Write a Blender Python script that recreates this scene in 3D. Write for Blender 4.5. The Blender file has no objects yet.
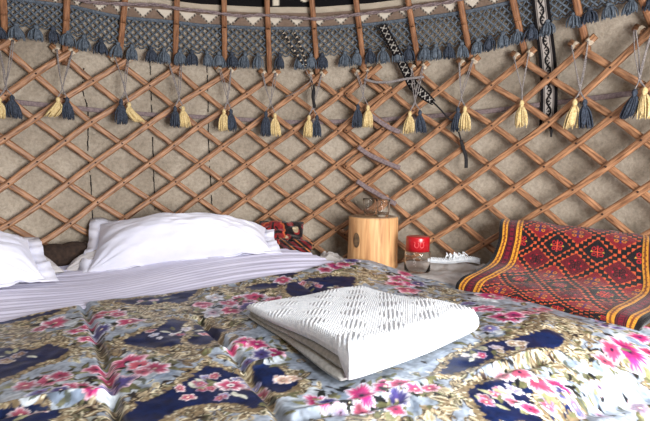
import bpy, math, random
import numpy as np
from mathutils import Vector, Matrix
random.seed(7); rng = np.random.default_rng(7)
C = bpy.context.scene.collection
PI = math.pi
# ------------------------------------------------------------ camera + room constants
F = 470.0; PITCH = 0.0802; ROLL = -0.0131; CZ = 0.95
R0 = 1.5703; CX = -0.2081; CY = 2.5 - R0            # lattice circle
TH0, DTH, OV, H0, DZ, DZ2, LEAN = 0.0972, 0.1535, 0.0295, 0.4987, 0.0946, -0.0004, 0.0007
ZE = CZ + 0.50                                        # eaves: the roof starts leaning in
SL = 0.62                                             # roof lean
cp, sp, cr, sr = math.cos(PITCH), math.sin(PITCH), math.cos(ROLL), math.sin(ROLL)
DV = np.array([0, cp, -sp]); UP = np.array([0, sp, cp]); XH = np.array([1., 0, 0])
IX = cr*XH - sr*UP; IY = sr*XH + cr*UP
CAM = np.array([0, 0, CZ])

def ray(px, py):
    return DV + IX*((px-325)/F) + IY*((210.5-py)/F)
def P(px, py, y):                                     # point at world distance y in front
    d = ray(px, py); return CAM + d*(y/d[1])
def PH(px, py, h):                                    # point on the level h below the camera
    d = ray(px, py); return CAM + d*(-h/d[2])
def prof(z, off=0.0):
    h = z-ZE; k = .035                                 # softly rounded eave
    return R0 + off - SL*(0.5*(h+math.sqrt(h*h+k*k)) - .004)
def hit(px, py, off=0.0):
    d = ray(px, py); lo, hi = 0.3, 5.0
    f = lambda t: math.hypot(d[0]*t-CX, d[1]*t-CY) - prof(CZ+d[2]*t, off)
    a = 0.3
    while a < 5 and f(a) < 0: a += 0.1
    lo, hi = a-0.1, a
    for _ in range(30):
        m = (lo+hi)/2
        if f(m) < 0: lo = m
        else: hi = m
    return CAM + d*lo
def cyl(th, z, off=0.0):
    r = prof(z, off); return np.array([CX+r*math.sin(th), CY+r*math.cos(th), z])
def lin(c):
    c = np.asarray(c, float)/255.0
    return np.where(c <= .04045, c/12.92, ((c+.055)/1.055)**2.4)
def interp(x, pts):
    xs = [p[0] for p in pts]; ys = [p[1] for p in pts]
    return np.interp(x, xs, ys)
def smooth_line(pts, n):
    pts = np.array(pts, float); m = len(pts)
    if m < 3:
        t = np.linspace(0, 1, n)[:, None]; return pts[0]*(1-t)+pts[-1]*t
    out = []
    for t in np.linspace(0, m-1-1e-6, n):
        i = int(t); f = t-i
        p0 = pts[max(i-1, 0)]; p1 = pts[i]; p2 = pts[i+1]; p3 = pts[min(i+2, m-1)]
        out.append(.5*((2*p1)+(-p0+p2)*f+(2*p0-5*p1+4*p2-p3)*f*f+(-p0+3*p1-3*p2+p3)*f**3))
    return np.array(out)

# ------------------------------------------------------------ materials
def nodes(name):
    m = bpy.data.materials.new(name); m.use_nodes = True
    return m, m.node_tree.nodes, m.node_tree.links, m.node_tree.nodes['Principled BSDF']
def mat(name, col, rough=.8, col2=None, scale=20, stretch=(1, 1, 1), bump=0, bscale=None, spec=.3, sheen=0, detail=4, uv=False, lo=.35, hi=.65, bdist=.004):
    m, N, L, b = nodes(name)
    c1 = tuple(lin(col))+(1,)
    b.inputs['Base Color'].default_value = c1; b.inputs['Roughness'].default_value = rough
    b.inputs['Specular IOR Level'].default_value = spec
    if sheen: b.inputs['Sheen Weight'].default_value = sheen
    if col2 is not None or bump:
        tc = N.new('ShaderNodeTexCoord'); mp = N.new('ShaderNodeMapping'); mp.inputs['Scale'].default_value = stretch
        L.new(tc.outputs['UV' if uv else 'Object'], mp.inputs['Vector'])
    if col2 is not None:
        n = N.new('ShaderNodeTexNoise'); n.inputs['Scale'].default_value = scale; n.inputs['Detail'].default_value = detail
        r = N.new('ShaderNodeValToRGB'); r.color_ramp.elements[0].position = lo; r.color_ramp.elements[1].position = hi
        r.color_ramp.elements[0].color = c1; r.color_ramp.elements[1].color = tuple(lin(col2))+(1,)
        L.new(mp.outputs[0], n.inputs['Vector']); L.new(n.outputs['Fac'], r.inputs[0]); L.new(r.outputs[0], b.inputs['Base Color'])
    if bump:
        n2 = N.new('ShaderNodeTexNoise'); n2.inputs['Scale'].default_value = bscale or scale; n2.inputs['Detail'].default_value = 5
        bp = N.new('ShaderNodeBump'); bp.inputs['Strength'].default_value = bump; bp.inputs['Distance'].default_value = bdist
        L.new(mp.outputs[0], n2.inputs['Vector']); L.new(n2.outputs['Fac'], bp.inputs['Height']); L.new(bp.outputs[0], b.inputs['Normal'])
    return m
def mat_vc(name, rough=.7, spec=.3, bump=0, bscale=300, sheen=0, bdist=.002):
    m, N, L, b = nodes(name)
    a = N.new('ShaderNodeAttribute'); a.attribute_name = 'print'
    L.new(a.outputs['Color'], b.inputs['Base Color'])
    b.inputs['Roughness'].default_value = rough; b.inputs['Specular IOR Level'].default_value = spec
    if sheen: b.inputs['Sheen Weight'].default_value = sheen
    if bump:
        tc = N.new('ShaderNodeTexCoord'); n2 = N.new('ShaderNodeTexNoise'); n2.inputs['Scale'].default_value = bscale; n2.inputs['Detail'].default_value = 4
        bp = N.new('ShaderNodeBump'); bp.inputs['Strength'].default_value = bump; bp.inputs['Distance'].default_value = bdist
        L.new(tc.outputs['Object'], n2.inputs['Vector']); L.new(n2.outputs['Fac'], bp.inputs['Height']); L.new(bp.outputs[0], b.inputs['Normal'])
    return m
def mat_felt():
    m, N, L, b = nodes('felt')
    tc = N.new('ShaderNodeTexCoord')
    n1 = N.new('ShaderNodeTexNoise'); n1.inputs['Scale'].default_value = 3.2; n1.inputs['Detail'].default_value = 7; n1.inputs['Roughness'].default_value = .65
    n2 = N.new('ShaderNodeTexNoise'); n2.inputs['Scale'].default_value = 70; n2.inputs['Detail'].default_value = 5; n2.inputs['Roughness'].default_value = .7
    for n in (n1, n2): L.new(tc.outputs['Object'], n.inputs['Vector'])
    r1 = N.new('ShaderNodeValToRGB'); e = r1.color_ramp.elements
    e[0].position = .33; e[0].color = tuple(lin((146, 135, 122)))+(1,); e[1].position = .67; e[1].color = tuple(lin((186, 175, 161)))+(1,)
    r2 = N.new('ShaderNodeValToRGB'); e = r2.color_ramp.elements
    e[0].position = .3; e[0].color = (.58, .56, .53, 1); e[1].position = .62; e[1].color = (1.05, 1.03, 1.0, 1)
    mx = N.new('ShaderNodeMix'); mx.data_type = 'RGBA'; mx.blend_type = 'MULTIPLY'; mx.inputs[0].default_value = .75
    L.new(n1.outputs['Fac'], r1.inputs[0]); L.new(n2.outputs['Fac'], r2.inputs[0])
    L.new(r1.outputs[0], mx.inputs[6]); L.new(r2.outputs[0], mx.inputs[7]); L.new(mx.outputs[2], b.inputs['Base Color'])
    bp = N.new('ShaderNodeBump'); bp.inputs['Strength'].default_value = .6; bp.inputs['Distance'].default_value = .006
    L.new(n2.outputs['Fac'], bp.inputs['Height']); L.new(bp.outputs[0], b.inputs['Normal'])
    b.inputs['Roughness'].default_value = .95; b.inputs['Specular IOR Level'].default_value = .1
    return m
def mat_glass(name, col=(255, 255, 255), rough=.02):
    m, N, L, b = nodes(name)
    b.inputs['Base Color'].default_value = tuple(lin(col))+(1,)
    b.inputs['Transmission Weight'].default_value = 1; b.inputs['Roughness'].default_value = rough; b.inputs['IOR'].default_value = 1.22
    return m
M_felt = mat_felt()
M_wood = mat('lath_wood', (84, 54, 38), .45, (172, 126, 92), 3.0, (5, 42, 1), .35, 4.0, .35, uv=True, lo=.28, hi=.62, bdist=.003)
M_wood2 = mat('pole_wood', (94, 60, 42), .55, (160, 114, 82), 3.0, (4, 45, 1), .35, 4.0, .3, uv=True, lo=.28, hi=.65, bdist=.003)
M_peg = mat('peg_leather', (48, 32, 26), .7)
M_rag = mat('rag_white', (205, 190, 170), .9, (165, 148, 128), 80)
M_cord = mat('cord_grey', (150, 142, 138), .9, (92, 86, 90), 260)
M_blue = mat('yarn_blue', (38, 42, 52), .9, (66, 74, 88), 160)
M_blue_net = mat('crochet_blue', (68, 76, 86), .95, (96, 105, 116), 120)
M_yel = mat('yarn_yellow', (186, 160, 108), .9, (216, 194, 146), 160)
M_strap = mat('strap_mauve', (104, 90, 92), .9, (134, 118, 118), 120)
M_black = mat('yarn_black', (22, 20, 22), .9, (42, 40, 42), 200)
M_white = mat('pillow_cotton', (226, 226, 240), .85, (214, 216, 234), 7, bump=.25, bscale=9, sheen=.2, bdist=.02)
M_sheet = mat('sheet_cotton', (206, 204, 224), .8, (196, 194, 216), 5, bump=.1, bscale=60)
M_towel = mat('towel_cotton', (236, 239, 243), .95, (214, 220, 228), 90, bump=.7, bscale=420, sheen=.3, bdist=.003)
M_towel_shade = mat('towel_shade', (196, 196, 192), .95, (170, 170, 166), 90, bump=.6, bscale=420, bdist=.003)  # greyer towel cotton: shade on the lower folds put into the colour
M_cloth = mat('linen_white', (200, 196, 194), .9, (176, 170, 166), 20, bump=.4, bscale=45, bdist=.01)
M_glass = mat_glass('clear_glass')
M_red = mat('red_plastic', (172, 16, 28), .3, spec=.6)
M_redin = mat('lid_print', (206, 84, 86), .4)
M_duvet = mat_vc('duvet_satin', .40, .22, .15, 420)
M_rug = mat_vc('rug_wool', .9, .1, .8, 380, .2, .004)
M_band = mat_vc('band_wool', .95, .1, .6, 300)
M_floor = mat('floor_boards', (96, 72, 52), .7, (74, 54, 40), 6)
M_bed = mat('bed_boards', (88, 62, 46), .7, (66, 46, 34), 9)
M_mat = mat('mattress_ticking', (120, 104, 92), .9, (104, 88, 78), 20)
M_thread = mat('seam_thread', (30, 28, 28), .9)
M_bark = mat('stump_bark', (150, 118, 84), .8, (112, 86, 60), 14, bump=.6, bscale=30)
def mat_stump():
    m, N, L, b = nodes('stump_wood')
    tc = N.new('ShaderNodeTexCoord'); mp = N.new('ShaderNodeMapping'); mp.inputs['Scale'].default_value = (26, 26, 2.2)
    n = N.new('ShaderNodeTexNoise'); n.inputs['Scale'].default_value = 1.4; n.inputs['Detail'].default_value = 5; n.inputs['Distortion'].default_value = .6
    L.new(tc.outputs['Object'], mp.inputs[0]); L.new(mp.outputs[0], n.inputs['Vector'])
    r = N.new('ShaderNodeValToRGB'); e = r.color_ramp.elements
    e[0].position = .25; e[0].color = tuple(lin((140, 90, 54)))+(1,); e[1].position = .5; e[1].color = tuple(lin((206, 156, 106)))+(1,)
    e2 = r.color_ramp.elements.new(.75); e2.color = tuple(lin((226, 184, 134)))+(1,)
    L.new(n.outputs['Fac'], r.inputs[0]); L.new(r.outputs[0], b.inputs['Base Color'])
    bp = N.new('ShaderNodeBump'); bp.inputs['Strength'].default_value = .5; bp.inputs['Distance'].default_value = .006
    L.new(n.outputs['Fac'], bp.inputs['Height']); L.new(bp.outputs[0], b.inputs['Normal'])
    b.inputs['Roughness'].default_value = .65
    return m
M_stump = mat_stump()
M_knot = mat('stump_knot', (84, 66, 50), .8, (120, 96, 70), 60)

# ------------------------------------------------------------ object helpers
def wloc(o):
    v = np.zeros(3)
    while o is not None: v += np.array(o.location); o = o.parent
    return v
class MB:
    def __init__(s): s.v = []; s.f = []; s.uv = []; s.n = 0; s.hasuv = False
    def add(s, v, f, uv=None):
        v = np.asarray(v, float).reshape(-1, 3); s.v.append(v)
        s.f += [tuple(i+s.n for i in q) for q in f]
        s.uv.append(np.zeros((len(v), 2)) if uv is None else np.asarray(uv, float)); s.hasuv |= uv is not None
        s.n += len(v)
    def sweep(s, pts, prof2, normals=None, caps=True, scale=None, u0=0.0):
        pts = np.asarray(pts, float); n = len(pts); m = len(prof2)
        T = np.gradient(pts, axis=0); T /= np.linalg.norm(T, axis=1)[:, None]+1e-12
        V = []; UVs = []; L = 0
        Np = None
        pr = np.asarray(prof2, float); per = np.linspace(0, 1, m)
        for i in range(n):
            if normals is not None: Nn = np.asarray(normals[i], float)
            else:
                Nn = Np if Np is not None else (np.array([0, 0, 1.]) if abs(T[i][2]) < .9 else np.array([0, 1., 0]))
            Nn = Nn - T[i]*np.dot(Nn, T[i]); Nn /= np.linalg.norm(Nn)+1e-12; Np = Nn
            B = np.cross(T[i], Nn); k = 1 if scale is None else scale[i]
            if i: L += np.linalg.norm(pts[i]-pts[i-1])
            for j in range(m):
                V.append(pts[i]+k*(B*pr[j][0]+Nn*pr[j][1])); UVs.append((L+u0, pr[j][0]+u0*3.7))
        Fc = []
        for i in range(n-1):
            for j in range(m):
                a = i*m+j; b = i*m+(j+1) % m
                Fc.append((a, b, b+m, a+m))
        if caps: Fc.append(tuple(range(m))[::-1]); Fc.append(tuple((n-1)*m+j for j in range(m)))
        s.add(V, Fc, UVs); return s
    def tube(s, pts, r, k=6, scale=None, caps=True, flat=1.0, normals=None):
        pr = [(r*math.cos(2*PI*j/k), r*flat*math.sin(2*PI*j/k)) for j in range(k)]
        return s.sweep(pts, pr, normals, caps, scale)
    def lathe(s, prof, n=32, c=(0, 0, 0), wob=None):
        V = []; Fc = []
        for (r, z) in prof:
            for j in range(n):
                a = 2*PI*j/n; k = 1 if wob is None else wob(a, z)
                V.append((c[0]+r*k*math.cos(a), c[1]+r*k*math.sin(a), c[2]+z))
        for i in range(len(prof)-1):
            for j in range(n):
                a = i*n+j; b = i*n+(j+1) % n
                Fc.append((a, b, b+n, a+n))
        s.add(V, Fc); return s
    def grid(s, V, uv=None, flip=False):              # V: (a,b,3)
        a, b = V.shape[:2]; idx = np.arange(a*b).reshape(a, b)
        q = np.stack([idx[:-1, :-1], idx[1:, :-1], idx[1:, 1:], idx[:-1, 1:]], -1).reshape(-1, 4)
        if flip: q = q[:, ::-1]
        s.add(V.reshape(-1, 3), [tuple(t) for t in q.tolist()], uv); return s
    def box(s, c, d, rz=0):
        c = np.array(c, float); d = np.array(d, float)/2; V = []
        for x in (-1, 1):
            for y in (-1, 1):
                for z in (-1, 1):
                    p = np.array([x*d[0], y*d[1], z*d[2]])
                    V.append(c+np.array([p[0]*math.cos(rz)-p[1]*math.sin(rz), p[0]*math.sin(rz)+p[1]*math.cos(rz), p[2]]))
        s.add(V, [(0, 1, 3, 2), (4, 6, 7, 5), (0, 4, 5, 1), (2, 3, 7, 6), (0, 2, 6, 4), (1, 5, 7, 3)]); return s
    def build(s, name, m, parent=None, smooth=True, col=None, bevel=0):
        V = np.concatenate(s.v)
        if parent is not None: org = wloc(parent)
        else: org = np.array([V[:, 0].mean(), V[:, 1].mean(), V[:, 2].min()])
        me = bpy.data.meshes.new(name); me.from_pydata((V-org).tolist(), [], s.f); me.update()
        if s.hasuv:
            uv = np.concatenate(s.uv); l = me.uv_layers.new(name='UVMap')
            li = np.empty(len(me.loops), dtype=np.int32); me.loops.foreach_get('vertex_index', li)
            l.data.foreach_set('uv', uv[li].astype(np.float32).ravel())
        if col is not None:
            a = me.color_attributes.new('print', 'FLOAT_COLOR', 'POINT')
            c4 = np.ones((len(V), 4), np.float32); c4[:, :3] = col.reshape(-1, 3); a.data.foreach_set('color', c4.ravel())
        me.materials.append(m)
        if smooth: me.polygons.foreach_set('use_smooth', [True]*len(me.polygons))
        o = bpy.data.objects.new(name, me); C.objects.link(o)
        if parent is not None: o.parent = parent
        else: o.location = org
        if bevel:
            b = o.modifiers.new('bevel', 'BEVEL'); b.width = bevel; b.segments = 2
        return o
def tag(o, label=None, cat=None, group=None, kind=None):
    if label: o['label'] = label
    if cat: o['category'] = cat
    if group: o['group'] = group
    if kind: o['kind'] = kind
    return o
def thing(name, loc, label, cat, group=None):
    o = bpy.data.objects.new(name, None); C.objects.link(o); o.location = tuple(loc); o.empty_display_size = .05
    bpy.context.view_layer.update()
    return tag(o, label, cat, group)

# ------------------------------------------------------------ painter on a regular canvas
class Paint:
    def __init__(s, x0, y0, x1, y1, st, base):
        s.x0, s.y0, s.st = x0, y0, st
        s.w = int((x1-x0)/st)+1; s.h = int((y1-y0)/st)+1
        s.c = np.zeros((s.h, s.w, 3)); s.c[:] = lin(base); s.tag = np.zeros((s.h, s.w), np.int8)
    def win(s, a, b, c, d):
        i0 = max(0, int((a-s.x0)/s.st)); i1 = min(s.w, int((c-s.x0)/s.st)+2)
        j0 = max(0, int((b-s.y0)/s.st)); j1 = min(s.h, int((d-s.y0)/s.st)+2)
        if i1 <= i0 or j1 <= j0: return None
        X, Y = np.meshgrid(s.x0+np.arange(i0, i1)*s.st, s.y0+np.arange(j0, j1)*s.st)
        return (slice(j0, j1), slice(i0, i1)), X, Y
    def put(s, sl, m, col, tg=None, a=1.0):
        c = lin(col) if np.ndim(col) == 1 else col
        v = s.c[sl]; v[m] = v[m]*(1-a) + (c if c.ndim == 1 else c[m])*a
        if tg is not None: s.tag[sl][m] = tg
    def ell(s, cx, cy, rx, ry, ang, col, tg=None, a=1.0):
        r = max(rx, ry); w = s.win(cx-r, cy-r, cx+r, cy+r)
        if not w: return
        sl, X, Y = w; ca, sa = math.cos(ang), math.sin(ang); u = (X-cx)*ca+(Y-cy)*sa; v = -(X-cx)*sa+(Y-cy)*ca
        s.put(sl, (u/rx)**2+(v/ry)**2 < 1, col, tg, a)
    def leaf(s, cx, cy, L, W, ang, col, outline=None, vein=None):
        w = s.win(cx-L, cy-L, cx+L, cy+L)
        if not w: return
        sl, X, Y = w; ca, sa = math.cos(ang), math.sin(ang); u = ((X-cx)*ca+(Y-cy)*sa)/L; v = (-(X-cx)*sa+(Y-cy)*ca)/W
        e = np.abs(v) - np.clip(1-u*u, 0, 1)*(1-.25*u)
        m = (np.abs(u) < 1) & (e < 0)
        if outline is not None: s.put(sl, m, outline); m2 = (np.abs(u) < .88) & (e < -.3); s.put(sl, m2, col)
        else: s.put(sl, m, col)
        if vein is not None: s.put(sl, (np.abs(u) < .7) & (np.abs(v) < .16), vein)
    def poly(s, pts, col, tg=None, wob=0):
        p = np.array(pts); w = s.win(p[:, 0].min(), p[:, 1].min(), p[:, 0].max(), p[:, 1].max())
        if not w: return
        sl, X, Y = w
        if wob: X = X+wob*np.sin(Y*160+1.3)+wob*.6*np.sin(Y*390); Y = Y+wob*np.sin(X*140)+wob*.6*np.sin(X*350+2)
        m = np.zeros(X.shape, bool); n = len(p)
        for i in range(n):
            x1, y1 = p[i]; x2, y2 = p[(i+1) % n]
            if y1 == y2: continue
            c = ((y1 > Y) != (y2 > Y)) & (X < (x2-x1)*(Y-y1)/(y2-y1)+x1); m ^= c
        s.put(sl, m, col, tg)
    def stroke(s, pts, wd, col, tg=None):
        for i in range(len(pts)-1):
            (x1, y1), (x2, y2) = pts[i][:2], pts[i+1][:2]
            w = s.win(min(x1, x2)-wd, min(y1, y2)-wd, max(x1, x2)+wd, max(y1, y2)+wd)
            if not w: continue
            sl, X, Y = w; dx, dy = x2-x1, y2-y1; t = np.clip(((X-x1)*dx+(Y-y1)*dy)/(dx*dx+dy*dy+1e-12), 0, 1)
            s.put(sl, (X-x1-t*dx)**2+(Y-y1-t*dy)**2 < (wd/2)**2, col, tg)
    def curl(s, cx, cy, r, a0, turn, wd, col):
        pts = []
        for k in range(14):
            t = k/13; rr = r*(1-.75*t); a = a0+turn*t*1.6*PI; pts.append((cx+rr*math.cos(a), cy+rr*math.sin(a)))
        s.stroke(pts, wd, col)
    def flower(s, cx, cy, r, petal, deep, core, n=5, tip=(226, 222, 228), rot=None):
        rot = random.uniform(0, 6.28) if rot is None else rot; sq = random.uniform(.75, 1.0); sa = random.uniform(0, 3.14)
        R_ = r*1.45; w = s.win(cx-R_, cy-R_, cx+R_, cy+R_)
        if not w: return
        sl, X, Y = w; x = X-cx; y = Y-cy; u = x*math.cos(sa)+y*math.sin(sa); v = (-x*math.sin(sa)+y*math.cos(sa))/sq
        d = np.hypot(u, v)/r; th = np.arctan2(v, u)-rot; sd = random.uniform(0, 6)
        out = (.78+.42*np.abs(np.cos(n*th/2))**.8)*(1+.16*np.sin(th*2+sd)+.06*np.sin(th*11+sd))
        t = d/out; m = t < 1
        st = .5+.5*np.sin(th*n*5+3*np.sin(th*3+sd)); edge = np.abs(np.sin(n*th/2))**6
        k1 = np.clip(.55+.35*st-t*1.1, 0, 1)[..., None]; k2 = np.clip((t-.52-.25*st)*3.2, 0, 1)[..., None]
        c = lin(petal)*(1-k1)+lin(deep)*k1; c = c*(1-k2)+lin(tip)*k2
        k3 = (np.clip(np.abs(np.sin(n*th/2)), 0, 1)*0+np.clip(1-np.abs(np.cos(n*th/2))*5, 0, 1)*np.clip(t*1.4-.1, 0, 1))[..., None]*.7
        c = c*(1-k3)+lin((70, 40, 60))*k3
        s.put(sl, m, c, 3); s.put(sl, d < .16, core)
    def sample(s, X, Y):
        fx = np.clip((X-s.x0)/s.st, 0, s.w-1.001); fy = np.clip((Y-s.y0)/s.st, 0, s.h-1.001)
        i = fx.astype(int); j = fy.astype(int); u = (fx-i)[..., None]; v = (fy-j)[..., None]
        c = s.c
        return (c[j, i]*(1-u)+c[j, i+1]*u)*(1-v)+(c[j+1, i]*(1-u)+c[j+1, i+1]*u)*v

def vnoise(X, Y, sc, seed=0):
    r = np.random.default_rng(seed); T = r.random((64, 64))
    x = X*sc; y = Y*sc; i = np.floor(x).astype(int); j = np.floor(y).astype(int); u = x-i; v = y-j
    u = u*u*(3-2*u); v = v*v*(3-2*v)
    g = lambda a, b: T[a % 64, b % 64]
    return (g(i, j)*(1-u)+g(i+1, j)*u)*(1-v)+(g(i, j+1)*(1-u)+g(i+1, j+1)*u)*v - .5

# ================================================================ ROOM SHELL
def shell(off, th_list, z_list, skip=None):
    mb = MB(); V = np.array([[cyl(t, z, off) for z in z_list] for t in th_list])
    a, b = V.shape[:2]; f = []
    for i in range(a-1):
        for j in range(b-1):
            if skip and skip((th_list[i]+th_list[i+1])/2, (z_list[j]+z_list[j+1])/2): continue
            k = i*b+j; f.append((k, k+1, k+b+1, k+b))
    mb.add(V, f); return mb
WO = 0.046
ths = np.linspace(-PI, PI, 161)
DOOR = 2.2                                            # doorway direction (behind and to the right)
door = lambda t, z: abs(t-DOOR) < .36 and z < 1.36
wall = shell(WO, ths, list(np.linspace(0, ZE-.1, 16))+[ZE-.05, ZE-.02, ZE+.02, ZE+.06, ZE+.13, ZE+.2], door).build('wall_back', M_felt); tag(wall, kind='structure')
sol = wall.modifiers.new('thick', 'SOLIDIFY'); sol.thickness = .02; sol.offset = 1
roof = shell(WO, ths, list(np.linspace(ZE+.2, ZE+1.9, 20))).build('ceiling', M_felt); tag(roof, kind='structure')
fl = MB(); fl.add([(CX+1.75*math.sin(t), CY+1.75*math.cos(t), 0) for t in ths[:-1]], [tuple(range(160))[::-1]])
tag(fl.build('floor', M_floor, smooth=False), kind='structure')
# stitched felt seams, parts of the wall
for (pts) in ([(84, 68), (83, 90), (88, 112), (88, 155), (91, 182), (93, 226)], [(149, 47), (151, 85), (153, 150), (155, 210)], [(207, 64), (208, 100), (209, 150), (212, 206)]):
    ln = smooth_line(pts, 46); mb = MB()
    for i in range(0, 45):
        if i % 7 == 5: continue
        a = hit(ln[i][0]+random.uniform(-.4, .4), ln[i][1], WO-.004); b = hit(ln[i+1][0], ln[i+1][1], WO-.004)
        mb.tube([a, (a+b)/2, b], .0028 if i % 3 == 0 else .002, 5)
    mb.build('stitched_seam', M_thread, wall)

# ================================================================ LATTICE
OBS = {0: [(4, 44), (64, 56), (121, 64), (175, 67), (227, 75), (269, 80), (317, 81), (363, 78), (420, 73), (470, 68), (526, 62), (585, 51)],
1: [(36, 73), (92, 81), (151, 85.5), (200, 91.5), (246, 95), (293, 96), (338.6, 97), None, (438, 92.5), (491.6, 86.5), (549, 79), (612, 67.6)],
2: [(7, 98), (63, 98), (122, 104), (175, 106), (226, 109), (270, 112), (316, 113), (358, 112), (412, 111), (464, 109), (524, 103), (582, 98)],
3: [(33, 118.5), (87.5, 122), (147, 125), (196, 126), (246, 130), (296, 131), (340, 131), None, (443, 127), (495, 126), (554, 122), (617, 117)],
4: [(5, 139), (65.6, 140.6), (122.4, 143.8), (173.6, 146), (223.4, 146.6), (268, 148.6), (314, 149.5), (358, 148), (416, 148), (466, 147), (520, 145), (579, 143.5), (644, 140)],
5: [(35, 161.6), (94.4, 162.6), (149.6, 163), (200.5, 164), (247.4, 164), (292.6, 165), (336.6, 164.6), None, (439, 166.5), (489, 165), (546.5, 167), (609.6, 167)],
6: [(9.5, 184.6), (68.4, 184), (123.6, 183), (176.6, 182.2), (222.4, 181), (269, 182), (315.5, 182), (358, 183), (413.6, 183.6), (464.6, 185), (516, 188), (576.6, 190.5), (642, 192)],
7: [(40, 204), (97, 202), (150, 200), (197, 198), (247, 200), (289.5, 198), (336, 199), None, (437, 203), (488, 205), (543.6, 209), (605.6, 214)],
8: [None, (70.4, 225), None, None, None, (269, 213), (314, 214.5), None, (411, 219), (461, 223)],
9: [None]*6+[(336, 228.5), None, (434, 237), (485, 243)], 10: [None]*6+[(314, 244)]}
obs = {0: [], 1: []}                                    # per section: (k, r, dtheta, dz)
def model(k, r, sec):
    return TH0+DTH*(k/2.0)+OV*sec, CZ+H0-DZ*r-DZ2*r*r
for r, l in OBS.items():
    for i, p in enumerate(l):
        if p is None: continue
        k = 2*(i-6)+(r % 2); sec = 0 if k <= 3 else 1
        q = hit(p[0], p[1], 0) ; th = math.atan2(q[0]-CX, q[1]-CY)
        tm, zm = model(k, r, sec)
        obs[sec].append((k, r, th-tm, q[2]-zm))
def node(k, r, sec):
    t, z = model(k, r, sec); sw = .35; a = b = 0
    for (kk, rr, dt, dz) in obs[sec]:
        w = math.exp(-((kk-k)**2+(rr-r)**2)/(2*.8**2)); sw += w; a += w*dt; b += w*dz
    return t+a/sw, z+b/sw
def curve_pt(k, r, sec, off):
    t, z = node(k, r, sec); return cyl(t, min(z, ZE), off)+np.array([0, 0, max(0, z-ZE)])
W, TK = .0134, .0062
lprof = [(-W, -TK), (-W, TK*.3), (-W*.62, TK), (-W*.2, TK*1.1), (0, TK*.85), (W*.2, TK*1.1), (W*.62, TK), (W, TK*.3), (W, -TK)]
def inward(p):
    v = np.array([CX-p[0], CY-p[1], 0]); return v/np.linalg.norm(v)
RB = 14
lat = []
for sec, kmin, kmax, extra in ((0, -18, 3, 0.0), (1, 1, 20, -.013)):
    ctr = cyl(TH0+(-.5 if sec == 0 else .75), 0.0, 0)
    L = thing('lattice_wall', ctr, ['brown wooden lattice wall section on the left, behind the pillows and up to the lashing straps',
              'brown wooden lattice wall section on the right, behind the patterned rug and the red-lidded jar'][sec], 'lattice wall', 'willow lattice sections of the yurt wall')
    lat.append(L)
    for dirn in (-1, 1):                               # -1: "/" laths, +1: "\" laths
        off = (-.009 if dirn == -1 else .006)+extra
        starts = []
        for k in range(kmin-RB, kmax+RB+1):
            pts_kr = [(k+dirn*r, r) for r in range(0, RB+1) if (k % 2 == 0) and kmin <= k+dirn*r <= kmax]
            if len(pts_kr) >= 2: starts.append(pts_kr)
        for kr in starts:
            (ka, ra), (kb, rb) = kr[0], kr[-1]
            e0 = .44 if ra == 0 else .30; ts = np.arange(ra-e0, rb+.28, .25)
            pts = [curve_pt(ka+dirn*(t-ra), t, sec, off) for t in ts]
            mb = MB(); mb.sweep(pts, lprof, [inward(p) for p in pts], u0=random.random()*9)
            lo = mb.build('lath', M_wood, L)
            for (k, r) in kr:
                if dirn == -1 and 0 < r <= 10 and -14 <= k <= 14:
                    c = curve_pt(k, r, sec, off-TK); n = inward(c); pm = MB()
                    pm.tube([c-n*.004, c+n*.0015, c+n*.004], .0042, 7, scale=[1, 1, .6]); pm.build('peg', M_peg, lo)
# white rag ties on the lath heads
for kcol in range(0, 13):
    k = 2*(kcol-6); sec = 0 if k <= 3 else 1; ex = -.013*sec
    for dirn in (-1, 1):
        off = (-.009 if dirn == -1 else .006)+ex; pts = [curve_pt(k+dirn*t, t, sec, off) for t in (-.32, -.29, -.23, -.20)]
        s = 1.22; mb = MB(); mb.sweep(pts, [(x*s, y*s+(-.001)) for x, y in lprof], [inward(p) for p in pts], scale=[.9, 1, 1, .9])
        mb.build('rag_tie', M_rag, lat[sec])

# ================================================================ ROOF POLES
POLES = [((5, 41), (3, 0)), ((65, 57), (67, 0)), ((119, 62), (125, 0)), ((175, 66), (177, 0)), ((225, 75), (224, 0)), ((270, 79), (267, 0)),
         ((318, 79), (312, 0)), ((365, 77), (356, 0)), ((420, 73), (408, 0)), ((472, 67), (460, 0)), ((526, 59), (513, 0)), ((587, 49), (576, 0)), ((655, 33), (643, 0))]
ordn = ['first', 'second', 'third', 'fourth', 'fifth', 'sixth', 'seventh', 'eighth', 'ninth', 'tenth', 'eleventh', 'twelfth']
pp = [(-.0125, -.008), (-.0125, .005), (-.008, .009), (.008, .009), (.0125, .005), (.0125, -.008)]
for i, (b, t) in enumerate(POLES):
    off = -.006
    a = hit(b[0], b[1], .022); c = hit(t[0], t[1], off); 
    if c[2] < a[2]+.05: c[2] = a[2]+.1
    e = c+(c-a)*3.2; m = a*.35+c*.65
    start = a+(a-c)*.06; start[2] = a[2]-.035; start[:2] = a[:2]
    m2 = a*.72+c*.28+inward(a)*(-.003)
    pts = smooth_line([start, a, m2, m, c, e], 26)
    nn = [inward(p)+np.array([0, 0, -.5]) for p in pts]
    mb = MB(); mb.sweep(pts, pp, nn, u0=i*1.7)
    lab = ('brown wooden roof pole at the left edge of the picture, rising from the lattice' if i == 0 else 'brown wooden roof pole cut off by the top right corner of the picture' if i == 12
           else 'brown wooden roof pole in front of the crocheted fringe, %s from the left' % ordn[i])
    tag(mb.build('roof_pole', M_wood2), lab, 'roof pole', 'bent roof poles above the lattice')

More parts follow.
